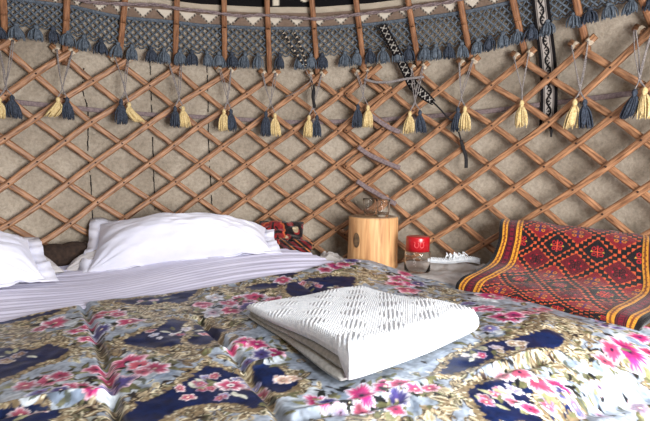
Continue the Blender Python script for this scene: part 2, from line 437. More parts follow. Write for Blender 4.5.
# ================================================================ TASSELS
def tassel_mb(top, L, Wd, lean=0.0, n=34, seed=0, mb=None, lift=0.0):
    r = random.Random(seed); mb = mb or MB(); top = np.array(top); nrm = inward(top)
    side = np.cross(np.array([0, 0, 1.]), nrm); 
    dn = np.array([0, 0, -1.])
    hd = []
    for k in range(7):                                 # bound head
        a = k/6; hd.append(top+dn*L*.26*a)
    mb.tube(hd, Wd*.17, 10, scale=[.35, .85, 1.05, 1.1, 1.0, .78, .95])
    for k in range(n):
        a = r.uniform(0, 2*PI); q = math.sqrt(r.random()); ln = L*r.uniform(.66, .78)
        o = (side*math.cos(a)+nrm*math.sin(a)*.55)*q
        p0 = top+dn*L*.22+o*Wd*.13
        p3 = p0+dn*ln*math.sqrt(max(.2, 1-lean*lean))+o*Wd*.42+side*lean*L*.75+side*r.uniform(-.05, .05)*Wd
        p1 = p0+dn*ln*.3+o*Wd*.30+side*lean*L*.08; p2 = p0*.3+p3*.7+o*Wd*.12-side*lean*L*.1
        mb.tube(smooth_line([p0, p1, p2, p3], 7), Wd*.052, 4, scale=[1, 1, 1.05, 1.05, 1, .85, .45])
    core = [top+dn*L*.24+(dn*math.sqrt(max(.2, 1-lean*lean))+side*lean)*L*.62*t for t in np.linspace(0, 1, 6)]
    mb.tube(core, Wd*.2, 9, scale=[.6, 1, 1.35, 1.55, 1.6, 1.1], flat=.7)
    return mb
TAS = [(5, 'y', -1, 97, 'b', 12, 95, 118), (62, 'y', 58, 97, 'b', 67, 97, 119), (122, 'b', 121, 99, 'y', 129, 102, 124), (176, 'b', 175, 106, 'y', 183, 106, 127), (227, 'y', 224, 109, 'b', 231, 109, 131),
       (270, 'b', 266, 111, 'y', 275, 113, 136), (314, 'y', 309, 115, 'b', 317, 115, 137), (363, 'b', 358, 104, 'y', 368, 105, 127), (414, 'y', 410, 111, 'b', 420, 110, 133), (463, 'b', 458, 107, 'y', 465, 106, 131),
       (522, 'y', 522, 100, None, 0, 0, 127), (579, 'y', 575, 99, 'b', 585, 99, 128), (641, 'b', 635, 89, 'y', 645, 87, 118)]
LEANS = {1: (-.45, .05), 2: (0, .55), 12: (-.25, 0), 8: (-.05, .15), 3: (0, .15), 11: (-.12, .12), 0: (-.1, .12)}
TL = ['two hanging tassels, yellow and dark blue, at the left edge of the picture', 'hanging tassel pair, yellow one frayed out leftward, second from the left',
      'hanging tassel pair with the yellow one swept out right behind the blue', 'hanging tassels, blue left and yellow right, fourth from the left, above the big white pillow',
      'hanging tassels, yellow left and blue right, fifth from the left', 'hanging tassels, blue left and yellow right, sixth from the left, hung lowest',
      'hanging tassels, yellow left and blue right, just below the short black and white braid', 'hanging tassels, blue left and broad yellow right, next left of the diagonal black strap',
      'hanging tassels, yellow left and blue right, where the diagonal black strap crosses', 'hanging tassels, blue left and yellow right, above the black cord tail',
      'single yellow tassel hanging left of the wide black and white band', 'hanging tassels, yellow left and mid blue right, right of the wide black and white band',
      'hanging tassels, blue left and pale yellow right, at the right edge of the picture']
for i, (xc, c1, x1, y1, c2, x2, y2, yb) in enumerate(TAS):
    k = 2*(i-6); sec = 0 if k <= 3 else 1; ex = -.013*sec
    hL = curve_pt(k-.26, -.26, sec, .006+ex)+np.array([0, 0, -.004]); hR = curve_pt(k+.26, -.26, sec, -.009+ex)
    hL = hL+inward(hL)*.03; hR = hR+inward(hR)*.012
    root = thing('tassel_pair' if c2 else 'tassel_hanging', (hL+hR)/2, TL[i], 'tassel', 'yarn tassels hung from the lattice heads')
    la, lb = LEANS.get(i, (random.uniform(-.08, .02), random.uniform(-.02, .08)))
    mid = hit((x1+(x2 or x1))/2, min(y1, y2 or y1)-9, -.05)
    for q, (cc, xx, yy, ln) in enumerate(((c1, x1, y1, la), (c2, x2, y2, lb))):
        if cc is None:
            src = hR; t = hit(x1, y1, -.055)
            MB().tube(smooth_line([src, mid+(src-mid)*.4, mid, t], 12), .0024, 5).build('cord', M_cord, root); continue
        t = hit(xx, yy, -.055); Lm = (yb-yy)*t[1]/F*1.02
        src = hL if q == 1 else hR
        if not c2: src = hL
        MB().tube(smooth_line([src, src*.5+mid*.5+np.array([random.uniform(-.006, .006), 0, 0]), mid, t], 14), .0024, 5).build('cord', M_cord, root)
        src2 = hL if src is hR else hR
        jx = np.array([random.uniform(-.007, .007), 0, 0])
        MB().tube(smooth_line([src2+jx, src2*.5+mid*.5+jx*1.5, mid+jx*.5, t], 14), .0021, 5).build('cord', M_cord, root)
        tb = tassel_mb(t, Lm, .052, ln, 40, seed=i*3+q).build('tassel', M_yel if cc == 'y' else M_blue, root)
        tag(tb, 'yellow yarn tassel' if cc == 'y' else 'dark blue yarn tassel')

# ================================================================ FRINGE BAND (crochet net with tassels)
FT = [(-60, -14), (5, -2), (71, 6), (105, 14), (128, 18), (167, 21), (200, 25), (260, 28), (320, 28), (372, 24), (411, 19), (435, 16), (464, 12), (490, 6.5), (520, 0), (560, -9), (600, -19), (650, -32), (700, -44)]
FB = [(-60, 17), (0, 23), (25, 24), (60, 28), (90, 37), (128, 44), (170, 49), (225, 52), (260, 53), (300, 54), (340, 52), (372, 48), (408, 46), (440, 44), (464, 42), (480, 38), (500, 33), (520, 28), (560, 16), (600, 5), (640, -4), (700, -16)]
def band(x, v, off):
    return hit(x, interp(x, FT)*(1-v)+interp(x, FB)*v, off)
fr = thing('fringe_band', band(320, 0, -.014), 'blue crocheted net fringe with blue tassels running along the top behind the roof poles', 'fringe')
net = MB(); cell = 8.0
x = -30; NO = .016
def net_strand(x0, d):
    pts = []
    for v in np.linspace(.22, 1.0, 7):
        xx = x0+d*(v-.22)/.78*cell*2.5
        pts.append(band(xx, v, NO-(.002 if d > 0 else 0)))
    net.tube(pts, .0040, 5)
while x < 690:
    net_strand(x, 1); net_strand(x, -1); 
    net.tube([band(x+cell*.5, .0, NO), band(x+cell*.36, .12, NO), band(x, .23, NO)], .0040, 5)
    net.tube([band(x-cell*.5, .0, NO), band(x-cell*.36, .12, NO), band(x, .23, NO)], .0040, 5)
    x += cell
for v, rr in ((0.0, .0065), (.04, .0045)):
    net.tube([band(xx, v, NO) for xx in np.arange(-35, 700, 9)], rr, 6)
# scalloped lower edge
xx = -30
while xx < 690:
    net.tube([band(xx+cell*s, 1.0+.12*math.sin(PI*s), NO) for s in np.linspace(0, 1, 6)], .0030, 5); xx += cell
net.build('crochet_net', M_blue_net, fr)
ftx = [-3, 16, 36, 53, 68, 84, 101, 118, 132, 151, 164, 180, 192, 207, 219, 232, 245, 258, 280, 299, 311, 322, 345, 357, 370, 383, 398, 409, 425, 436, 449, 462, 478, 490, 503, 518, 532, 548, 574, 590, 609, 632, 652]
for i, x in enumerate(ftx):
    t = band(x, .98, .008)
    y0 = interp(x, FT)*.04+interp(x, FB)*.96
    tassel_mb(t, 16*t[1]/F, .058, random.uniform(-.08, .08), 26, seed=200+i).build('tassel', M_blue_net if i % 3 else M_blue, fr)

# bands above the fringe (felt appliques)
def strip(name, dy0, dy1, off, x0, x1, painter, label, cat, vres=26, xres=1.5):
    xs = np.arange(x0, x1, xres); vs = np.linspace(0, 1, vres)
    V = np.array([[hit(x, interp(x, FT)+dy0+(dy1-dy0)*v, off) for v in vs] for x in xs])
    Xg, Vg = np.meshgrid(xs, vs, indexing='ij'); col = painter(Xg, Vg)
    o = MB().grid(V).build(name, M_band, col=col); s = o.modifiers.new('thick', 'SOLIDIFY'); s.thickness = .004
    return tag(o, label, cat)
def p_tri(X, V):
    c = np.zeros(X.shape+(3,)); c[:] = lin((118, 100, 88)); c *= (1+.25*vnoise(X, V*20, .6, 3))[..., None]
    u = ((X % 22)/22-.5)*2; hw = .92*(.88-V)/.62; tri = (np.abs(u) < hw) & (V > .24) & (V < .88)
    edge = tri & (np.abs(u) > hw-.2); c[tri] = lin((196, 186, 172)); 
    dots = edge & (((X*1.1) % 2.6) < 1.4); c[edge] = lin((150, 140, 128)); c[dots] = lin((26, 24, 26))
    line = (V > .93); c[line] = lin((80, 76, 82)); return c
strip('patterned_border', -15, 1, .026, -30, 690, p_tri, 'brown woven border with pale triangles edged in black above the blue fringe', 'border band', 34, 1.2)
def p_plain(X, V):
    c = np.zeros(X.shape+(3,)); c[:] = lin((172, 160, 144)); c *= (1+.2*vnoise(X, V*20, .5, 5))[..., None]; return c
strip('pale_felt_strip', -25, -14, .034, -30, 690, p_plain, 'pale cream felt strip between the triangle border and the black felt', 'felt strip', 6, 6)
def p_blk(X, V):
    c = np.zeros(X.shape+(3,)); c[:] = lin((20, 18, 20))
    for (a, b, ra, rb) in ((276, .12, 4, .10), (291, .23, 7, .09), (305, .2, 6, .1), (240, .35, 12, .07), (335, .28, 10, .08), (262, .5, 16, .05), (320, .55, 14, .06), (210, .3, 8, .08), (370, .3, 9, .08), (160, .4, 12, .1), (420, .4, 12, .1), (480, .4, 12, .1), (100, .4, 12, .1)):
        m = ((X-a)/ra)**2+((V-b)/rb)**2 < 1; c[m] = lin((206, 196, 178))
    return c
strip('black_felt_band', -21, -75, .028, -30, 690, p_blk, 'black felt band with cream motifs at the very top of the picture', 'felt band', 60, 2)

# ================================================================ ROPES AND STRAPS ON THE WALL
def ribbon(name, px, wpx, off, m, n=40, thick=.0018, parent=None, col=None, seed=0, wav=0):
    ln = smooth_line(px, n); r = random.Random(seed)
    pts = [hit(p[0]+wav*r.uniform(-1, 1), p[1]+wav*r.uniform(-1, 1), off) for p in ln]; nn = [inward(p) for p in pts]
    w = wpx*2.35/F/2
    mb = MB(); mb.sweep(pts, [(-w, -thick), (-w, thick), (-w*.5, thick*1.5), (0, thick), (w*.5, thick*1.5), (w, thick), (w, -thick)], nn)
    return mb.build(name, m, parent)
g = ribbon('girth_strap', [(-20, 98), (25, 103), (95, 110), (150, 114.5), (200, 117), (290, 122), (340, 121.5), (400, 118.5), (480, 112), (530, 106), (570, 101), (626, 94), (680, 86)], 4.2, .028, M_strap, 120)
tag(g, 'long mauve grey woven strap running level behind the whole lattice', 'strap')
rp = [(60, -8), (80, 0), (100, 3), (140, 4.5), (160, 5), (180, 9), (200, 10.5), (224, 14), (243, 16), (262, 15), (285, 17), (300, 18), (320, 19), (345, 16), (370, 13), (400, 9.5), (420, 6), (450, 2), (470, -4)]
mb = MB(); ln = smooth_line(rp, 90)
for ph in (0, PI):
    pts = []
    for i, p in enumerate(ln):
        q = hit(p[0], p[1], -.030); a = i*1.1+ph; pts.append(q+np.array([0, 0, 1])*.0045*math.sin(a)+inward(q)*.0045*math.cos(a))
    mb.tube(pts, .0042, 6)
tag(mb.build('rope', M_strap), 'twisted mauve rope slung across the roof poles above the fringe', 'rope')
# lashing straps where the two sections overlap
for px, lab in (([(368, 113), (376, 119), (385, 125), (392, 129), (400, 132)], 'mauve lashing strap on the lattice overlap, uppermost of the three short diagonal ones'),
                ([(358, 147), (368, 154), (380, 160), (392, 165), (400, 168)], 'mauve lashing strap on the lattice overlap, middle of the three short diagonal ones'),
                ([(357, 181), (366, 187), (378, 194), (388, 200), (396, 204)], 'mauve lashing strap on the lattice overlap, lowest, just above the two glasses')):
    tag(ribbon('lashing_strap', px, 4.6, -.044, M_strap, 20, .003), lab, 'strap', 'lashing straps on the overlap')
tag(ribbon('thin_cord', [(364, 79), (375, 82), (390, 82), (405, 79), (424, 77)], 2.2, -.056, M_cord, 20, .002), 'thin grey cord tied level between two lattice heads right of the middle', 'cord')
# narrow black/white woven braid pieces
def woven(name, px, wpx, off, pattern, label, cat, n=160, m=15):
    ln = smooth_line(px, n); V = []; col = np.zeros((n, m, 3))
    fo = off if callable(off) else (lambda y: off)
    pts = np.array([hit(p[0], p[1], fo(p[1])) for p in ln]); T = np.gradient(pts, axis=0); S = np.concatenate([[0], np.cumsum(np.linalg.norm(np.diff(pts, axis=0), axis=1))])
    for i in range(n):
        nrm = inward(pts[i])+(np.array([0, 0, -SL]) if pts[i][2] > ZE else 0); B = np.cross(T[i], nrm); B /= np.linalg.norm(B)
        ww = wpx if np.isscalar(wpx) else np.interp(i/(n-1), *zip(*wpx)); w = ww*pts[i][1]/F/2
        V.append([pts[i]+B*w*t for t in np.linspace(-1, 1, m)])
    Sg, Wg = np.meshgrid(S, np.linspace(-1, 1, m), indexing='ij')
    o = MB().grid(np.array(V)).build(name, M_band, col=pattern(Sg, Wg)); s = o.modifiers.new('thick', 'SOLIDIFY'); s.thickness = .003; s.offset = 0
    return tag(o, label, cat)
def pat_wide(S, Wg):
    c = np.zeros(S.shape+(3,)); c[:] = lin((24, 22, 24)); inn = np.abs(Wg) < .50; c[inn] = lin((176, 168, 162))
    ln = np.abs(np.abs(Wg)-.60) < .04; c[ln] = lin((150, 142, 138))
    w = np.sin(S*2*PI/.085)*.26
    c[inn & (np.abs(Wg-w) < .15)] = lin((26, 24, 26))
    c[inn & (np.abs(Wg+w*.9) < .09) & (np.abs(np.cos(S*2*PI/.085)) > .45)] = lin((30, 28, 30))
    dm = (np.abs(((S/.0425) % 1)-.5)*1.6+np.abs(Wg)*1.2 < .22); c[dm] = lin((26, 24, 26)); return c
woven('wide_woven_band', [(540, -30), (540.5, 0), (544, 30), (547.5, 60), (549, 90), (548.5, 112), (547, 128)], 16, lambda y: float(np.interp(y, [35, 62], [0.0, .022])), pat_wide, 'wide black band with a grey and black scroll pattern hanging behind the lattice', 'woven band', 260, 25)
mb = MB(); mb.tube([hit(550, 126, .014), hit(551.5, 131, .01), hit(551, 137, .012)], .006, 7, scale=[.7, 1, .6]); 
tag(mb.build('band_tail', M_black), 'small black knotted tail at the lower end of the wide woven band', 'tail')
def pat_chk(S, Wg):
    c = np.zeros(S.shape+(3,)); c[:] = lin((20, 18, 20)); k = ((S/.030) % 1)-.5
    x1 = np.abs(np.abs(k)*2-np.abs(Wg)) < .13; c[x1 & (np.abs(Wg) < .62)] = lin((176, 170, 162)); return c
woven('diagonal_woven_strap', [(382, 25), (390, 40), (399, 57), (407, 73), (413, 85), (424, 95), (434, 103)], [(0, 8), (.55, 9), (.75, 10), (.88, 8), (1, 5)], -.0275, pat_chk,
      'black woven strap with white crosses slanting over the fringe and lattice right of the middle', 'woven strap', 150, 15)
mb = MB(); mb.tube(smooth_line([hit(433, 102, -.028), hit(441, 110, -.04), hit(447, 117, -.05), hit(453, 122, -.05), hit(458, 130, -.045), hit(461, 140, -.04)], 16), .007, 7, flat=.5)
mb.tube(smooth_line([hit(461, 140, -.04), hit(463, 148, -.038), hit(466, 157, -.036), hit(466, 168, -.036)], 12), .0085, 7, flat=.4)
tag(mb.build('black_cord_tail', M_black), 'black cord tail dangling against the lattice below the diagonal strap', 'cord')
bt = thing('short_braid', hit(290, 40, -.03), 'short black and white double braid hanging over the fringe left of the middle', 'braid')
for dx in (0, 11):
    ln = smooth_line([(283+dx, 32), (289+dx*.9, 42), (296+dx*.6, 53), (303+dx*.3, 64), (305, 68)], 40)
    m1 = MB(); m2 = MB()
    for i in range(39):
        a = hit(*ln[i], -.03); b = hit(*ln[i+1], -.03)
        (m2 if (i % 4 == 1) else m1).tube([a, (a+b)/2, b], .006, 6, caps=True)
    m1.build('braid_strand', M_black, bt); tag(m2.build('braid_flecks', M_rag, bt), 'white flecks')
MB().tube(smooth_line([hit(305, 68, -.032), hit(308, 74, -.04), hit(311, 80, -.05), hit(300, 90, -.045), hit(285, 97, -.03)], 20), .0022, 5).build('cord', M_cord, bt)
mb = MB(); mb.tube(smooth_line([hit(311, 80, -.05), hit(314, 88, -.06), hit(313, 97, -.062), hit(315, 108, -.062)], 14), .009, 8, scale=[.3, .3, .3, .4, .6, .8, 1, 1.1, 1, 1, .8, .9, .8, .4]); mb.build('knotted_end', M_black, bt)

# ================================================================ BED
# bed height field from measured points (level below camera)
CTL = [(0, 318, .45), (100, 297, .44), (200, 285, .425), (300, 270, .405), (345, 257, .395), (370, 259, .395), (395, 267, .42), (430, 277, .447), (455, 285, .452), (520, 296, .452), (600, 315, .45), (650, 326, .45),
       (0, 421, .46), (160, 421, .462), (325, 421, .46), (450, 421, .465), (600, 421, .515), (650, 421, .55), (650, 380, .50), (560, 360, .458), (610, 350, .452), (100, 350, .455), (300, 330, .452), (400, 300, .452), (200, 330, .45), (500, 380, .458), (430, 360, .458),
       (85, 276, .43), (180, 263, .39), (280, 249, .365), (0, 290, .42)]
cpts = np.array([PH(*c) for c in CTL])
cpts = np.vstack([cpts, [(-1.3, .6, CZ-.46), (1.3, .55, CZ-.60), (-1.2, 1.9, CZ-.42), (-.4, 2.35, CZ-.37), (-1.5, 1.4, CZ-.45), (0, .5, CZ-.46)]])
def tps(r2): return np.where(r2 > 1e-12, .5*r2*np.log(r2+1e-12), 0)
_n = len(cpts); _D = ((cpts[:, None, :2]-cpts[None, :, :2])**2).sum(-1); _K = tps(_D)+np.eye(_n)*.004
_A = np.zeros((_n+3, _n+3)); _A[:_n, :_n] = _K; _A[:_n, _n] = 1; _A[:_n, _n+1:] = cpts[:, :2]; _A[_n, :_n] = 1; _A[_n+1:, :_n] = cpts[:, :2].T
_w = np.linalg.solve(_A, np.concatenate([cpts[:, 2], [0, 0, 0]]))
def bedz(X, Y):
    X = np.asarray(X, float); Y = np.asarray(Y, float); z = _w[_n]+_w[_n+1]*X+_w[_n+2]*Y
    for i in range(_n): z = z+_w[i]*tps((X-cpts[i, 0])**2+(Y-cpts[i, 1])**2)
    return z
def onbed(px, py):
    d = ray(px, py); lo, hi = .3, 2.6
    g = lambda t: CZ+d[2]*t-float(bedz(d[0]*t, d[1]*t))
    t = .3
    while t < 2.7 and g(t) > 0: t += .04
    lo, hi = t-.04, t
    for _ in range(20):
        m = (lo+hi)/2
        if g(m) > 0: lo = m
        else: hi = m
    return CAM+d*lo
OB = lambda px, py: tuple(onbed(px, py)[:2])
far_px = [(-40, 327, 0), (0, 318, 0), (50, 308, 0), (100, 297, 0), (150, 291, 0), (200, 285, 0), (250, 278, 0), (300, 269.5, 0), (325, 262, 0), (345, 257.5, 0), (370, 258.5, 0), (392, 265, 0), (410, 271, 0), (430, 277, 0), (455, 284, 0), (490, 290, 0), (520, 296, 0), (560, 305, 0), (600, 315, 0), (650, 326, 0)]
fp = np.array([onbed(a, b+1.0)[:2] for a, b, _ in far_px]); fp = fp[np.argsort(fp[:, 0])]
fp = np.vstack([[(-1.4, fp[0, 1]-.18)], fp, [(1.45, fp[-1, 1]-.1)]])
def yfar(x): return np.interp(x, fp[:, 0], fp[:, 1])

# ---- duvet print
pc = Paint(-1.4, .5, 1.5, 2.3, .002, (140, 150, 164))
TAN = (124, 108, 84); TAN2 = (164, 150, 124); BRN = (44, 34, 32); OLV = (98, 98, 70); NAVY = (12, 28, 66); CRM = (206, 198, 172)
PINK = (170, 64, 100); HOT = (188, 44, 108); ROSE = (168, 88, 108); VIO = (70, 68, 124); BLU = (98, 116, 168)
# pale fields: stained shading of pale ground
for _ in range(260):
    x = random.uniform(-1.4, 1.5); y = random.uniform(.5, 2.3); pc.ell(x, y, random.uniform(.02, .05), random.uniform(.008, .02), random.uniform(0, 3), random.choice([(164, 174, 186), (112, 124, 142), (152, 158, 162), (124, 124, 106), (84, 92, 98)]), None, .7)
def scrolls(n, x0, x1, y0, y1, ok=lambda x, y: True, s=1.0):
    for _ in range(n):
        x = random.uniform(x0, x1); y = random.uniform(y0, y1)
        if not ok(x, y): continue
        a = random.uniform(0, 6.28); k = random.random()
        if k < .45: pc.leaf(x, y, s*random.uniform(.022, .045), s*random.uniform(.009, .016), a, random.choice([TAN, TAN2, OLV, TAN]), random.choice([BRN, (92, 76, 58), CRM]), random.choice([BRN, CRM, None]))
        elif k < .8: pc.curl(x, y, s*random.uniform(.012, .026), a, random.choice([-1, 1]), s*.008, random.choice([TAN, TAN2])); pc.curl(x, y, s*random.uniform(.012, .026), a, random.choice([-1, 1]), s*.0035, random.choice([CRM, BRN]))
        else: pc.leaf(x, y, s*.02, s*.007, a, random.choice([(30, 30, 34), BRN, OLV]))
# tan zones (where the photograph shows gold scrollwork) given as centres and spreads in plan
TANZ = [(20, 345, .10), (60, 335, .08), (45, 350, .07), (130, 348, .10), (190, 352, .12), (150, 312, .14), (120, 310, .1), (215, 318, .1), (230, 323, .08), (180, 302, .12), (90, 405, .09), (70, 412, .07), (150, 410, .09), (215, 412, .09),
        (200, 375, .06), (275, 380, .07), (300, 390, .06), (285, 345, .06), (265, 290, .12), (220, 292, .12), (290, 300, .08), (320, 300, .1), (350, 275, .12), (335, 272, .1), (375, 275, .1), (440, 290, .08), (455, 300, .07), (430, 300, .08), (420, 395, .07), (440, 400, .06), (455, 380, .05),
        (400, 410, .06), (370, 415, .06), (520, 330, .09), (560, 325, .09), (575, 335, .07), (510, 368, .06), (545, 362, .06), (580, 352, .06), (580, 375, .06), (540, 320, .08), (600, 370, .05), (10, 330, .1), (100, 350, .05), (55, 400, .06), (30, 325, .1), (350, 405, .05), (640, 365, .05)]
for (a, b, s) in TANZ:
    cx, cy = OB(a, b)
    for _ in range(int(64*(s/.08)**2)):
        x = random.gauss(cx, s*.62); y = random.gauss(cy, s*.5)
        scrolls(1, x, x, y, y, s=.68)
scrolls(1500, -1.4, 1.5, .5, 2.3, s=.62)
# navy cartouches
NAV = [[(-25, 344), (0, 345), (30, 348), (50, 343), (72, 350), (60, 358), (40, 362), (0, 378), (-30, 386)],
       [(118, 341), (140, 332), (160, 326), (170, 317), (185, 319), (200, 326), (212, 331), (212, 340), (200, 346), (160, 349), (128, 345)],
       [(105, 301), (130, 298), (165, 294), (192, 288), (200, 288), (195, 293), (180, 303), (165, 301), (150, 305), (125, 303)],
       [(-10, 319), (30, 315), (62, 308), (60, 312), (30, 319), (-10, 324)],
       [(190, 323), (212, 324), (232, 330), (222, 333), (212, 345), (195, 347), (186, 342), (192, 333)],
       [(105, 425), (140, 402), (180, 386), (205, 367), (235, 371), (248, 378), (268, 394), (266, 408), (250, 413), (235, 407), (205, 407), (180, 411), (150, 425)],
       [(250, 367), (272, 362), (290, 373), (302, 380), (290, 391), (273, 393), (260, 384), (250, 374)],
       [(-15, 412), (35, 404), (62, 409), (52, 425), (-15, 425)],
       [(436, 377), (448, 362), (470, 350), (482, 343), (505, 340), (527, 334), (548, 329), (564, 331), (564, 346), (545, 350), (520, 353), (500, 358), (478, 369), (448, 377)],
       [(462, 392), (478, 385), (500, 378), (520, 380), (545, 400), (560, 425), (490, 425), (475, 408)],
       [(286, 284), (310, 278), (340, 276), (357, 278), (353, 288), (335, 292), (312, 296), (292, 298), (284, 292)],
       [(243, 286), (262, 283), (280, 284), (277, 290), (255, 291)], [(268, 276), (292, 272), (300, 274), (285, 279)],
       [(538, 400), (560, 396), (566, 412), (552, 421)], [(562, 398), (580, 392), (586, 400), (570, 412), (560, 414)]]
NAVW = []
for pl in NAV:
    w = [OB(a, b) for a, b in pl]; NAVW.append(w)
    pc.stroke(w+[w[0]], .030, BRN); pc.stroke(w+[w[0]], .024, TAN); 
    L = smooth_line(w+[w[0]], len(w)*14)
    for j in range(0, len(L), 2):
        pc.leaf(L[j][0]+random.uniform(-.012, .012), L[j][1]+random.uniform(-.012, .012), .020, .007, random.uniform(0, 6.3), random.choice([TAN2, TAN, OLV]), BRN, CRM)
        pc.curl(L[j][0]+random.uniform(-.012, .012), L[j][1]+random.uniform(-.012, .012), .012, random.uniform(0, 6.3), 1, .005, random.choice([TAN, CRM, TAN2]))
    pc.poly(w, NAVY, 2, wob=.006)
    for j in range(0, len(L), 3):
        pc.ell(L[j][0], L[j][1], .006, .0045, random.uniform(0, 3), random.choice([CRM, TAN2, TAN])); pc.curl(L[j][0], L[j][1], .009, random.uniform(0, 6.3), 1, .004, TAN)
# bouquets inside the cartouches
def bouquet(px, py, s, cols, n=14):
    cx, cy = OB(px, py)
    for _ in range(n):
        a = random.uniform(0, 6.28); q = s*math.sqrt(random.random())
        x, y = cx+q*1.2*math.cos(a), cy+q*.8*math.sin(a)
        if random.random() < .4: pc.leaf(x, y, .016, .006, a, random.choice([(150, 150, 120), (190, 192, 180), OLV]))
        else: pc.flower(x, y, random.uniform(.010, .017), random.choice(cols), (120, 50, 70), (230, 220, 190), 5, random.choice([(190, 184, 190), (214, 206, 206), (150, 150, 180)]))
bouquet(178, 333, .07, [ROSE, (190, 196, 210), ROSE]); bouquet(18, 354, .045, [TAN, TAN2], 8); bouquet(222, 388, .075, [PINK, ROSE, (120, 128, 170)], 22); bouquet(200, 392, .04, [PINK, ROSE], 8)
bouquet(322, 286, .075, [(150, 110, 110), ROSE, TAN], 16); bouquet(152, 299, .05, [ROSE, (200, 170, 180)], 7); bouquet(477, 358, .03, [PINK, (214, 206, 206)], 6); bouquet(495, 352, .04, [(200, 190, 200), TAN2], 8)
bouquet(520, 348, .035, [TAN2, TAN], 8); bouquet(500, 398, .03, [ROSE, (190, 170, 190)], 6); bouquet(527, 400, .05, [ROSE, (214, 206, 216), (120, 128, 170)], 16); bouquet(284, 377, .02, [(200, 170, 150)], 3); bouquet(490, 405, .02, [ROSE], 4)
bouquet(30, 415, .03, [TAN, ROSE], 5)
x, y = OB(231, 385); pc.flower(x, y, .03, PINK, HOT, (40, 30, 60), 6); pc.ell(x, y, .010, .010, 0, (235, 230, 235)); pc.ell(x, y, .004, .004, 0, (30, 30, 50))
# pale patches beneath the big flower groups
PALE = [(55, 325, .10), (80, 385, .12), (40, 390, .12), (20, 395, .08), (135, 372, .12), (120, 388, .07), (240, 305, .12), (250, 350, .10), (270, 360, .06), (100, 322, .08), (315, 402, .09), (290, 405, .07), (370, 395, .10), (410, 385, .08), (400, 400, .08),
        (405, 282, .10), (490, 302, .12), (470, 290, .07), (505, 318, .09), (490, 332, .07), (620, 330, .10), (600, 315, .07), (640, 345, .10), (610, 385, .12), (560, 385, .08), (640, 395, .12), (580, 365, .05), (340, 265, .10), (90, 338, .05), (610, 410, .10), (648, 330, .1)]
for (a, b, s) in PALE:
    cx, cy = OB(a, b)
    for _ in range(10):
        t = random.uniform(0, 6.28); q = s*.5*random.random(); pc.ell(cx+q*math.cos(t), cy+q*.8*math.sin(t), s*random.uniform(.28, .5), s*random.uniform(.15, .3), random.uniform(0, 3), random.choice([(146, 158, 172), (164, 174, 186), (122, 136, 156), (182, 190, 198)]))
    for _ in range(9):
        t = random.uniform(0, 6.28); pc.leaf(cx+s*.75*math.cos(t), cy+s*.6*math.sin(t), .015, .0055, random.uniform(0, 6), random.choice([OLV, (100, 100, 80), (34, 34, 34), (84, 90, 84)]), None, None)
FL = [(55, 322, 11, PINK), (40, 327, 7, PINK), (78, 331, 8, PINK), (88, 327, 7, PINK), (108, 314, 11, (192, 70, 92)), (96, 318, 8, PINK), (130, 322, 9, PINK), (118, 315, 8, PINK), (88, 338, 7, PINK), (101, 330, 9, VIO),
      (50, 378, 13, PINK), (60, 374, 9, PINK), (25, 383, 10, ROSE), (80, 388, 12, PINK), (68, 388, 8, PINK), (97, 369, 9, PINK), (108, 376, 9, PINK), (128, 362, 12, PINK), (140, 366, 10, (200, 96, 112)), (155, 370, 12, PINK), (143, 373, 8, ROSE), (118, 383, 14, VIO), (105, 387, 7, BLU), (93, 394, 7, HOT), (40, 392, 9, BLU), (60, 390, 7, VIO),
      (240, 300, 11, PINK), (254, 297, 9, PINK), (228, 302, 8, PINK), (268, 302, 8, PINK), (205, 304, 9, PINK), (215, 296, 7, (190, 196, 206)), (230, 310, 8, PINK), (247, 306, 9, VIO), (283, 281, 8, PINK), (203, 303, 7, PINK), (274, 301, 7, ROSE), (213, 312, 9, (150, 156, 170)),
      (245, 345, 11, HOT), (257, 347, 9, HOT), (232, 350, 6, PINK), (275, 354, 8, HOT), (262, 356, 9, VIO), (248, 362, 6, BLU),
      (320, 403, 14, HOT), (328, 402, 8, VIO), (362, 394, 14, HOT), (385, 388, 11, HOT), (362, 407, 9, ROSE), (398, 398, 12, VIO), (400, 386, 9, PINK), (395, 407, 10, PINK), (415, 391, 8, PINK), (430, 390, 7, PINK), (340, 410, 7, (150, 156, 180)),
      (335, 266, 8, HOT), (345, 264, 7, PINK), (351, 261, 6, VIO), (325, 270, 7, PINK), (400, 279, 11, (186, 74, 126)), (410, 284, 9, (186, 74, 126)), (418, 283, 8, VIO), (395, 284, 7, PINK), (408, 291, 8, ROSE), (405, 273, 6, PINK),
      (490, 297, 12, HOT), (500, 296, 9, PINK), (483, 308, 10, HOT), (493, 309, 8, HOT), (505, 317, 12, HOT), (514, 315, 9, HOT), (530, 314, 7, ROSE), (538, 311, 6, ROSE), (545, 309, 6, ROSE), (520, 302, 8, ROSE), (490, 328, 8, BLU), (468, 303, 6, BLU),
      (628, 350, 15, HOT), (612, 348, 9, PINK), (646, 325, 12, HOT), (640, 338, 9, HOT), (608, 326, 7, VIO), (597, 320, 6, BLU), (618, 328, 6, BLU), (605, 357, 8, ROSE), (535, 384, 13, (196, 70, 96)), (560, 390, 12, HOT), (563, 397, 7, VIO), (520, 377, 10, ROSE), (503, 376, 8, (186, 140, 150)),
      (530, 409, 8, PINK), (600, 385, 7, (150, 160, 190)), (575, 405, 8, BLU), (600, 408, 9, (150, 150, 170)), (640, 405, 9, (150, 150, 170)), (650, 352, 8, PINK)]
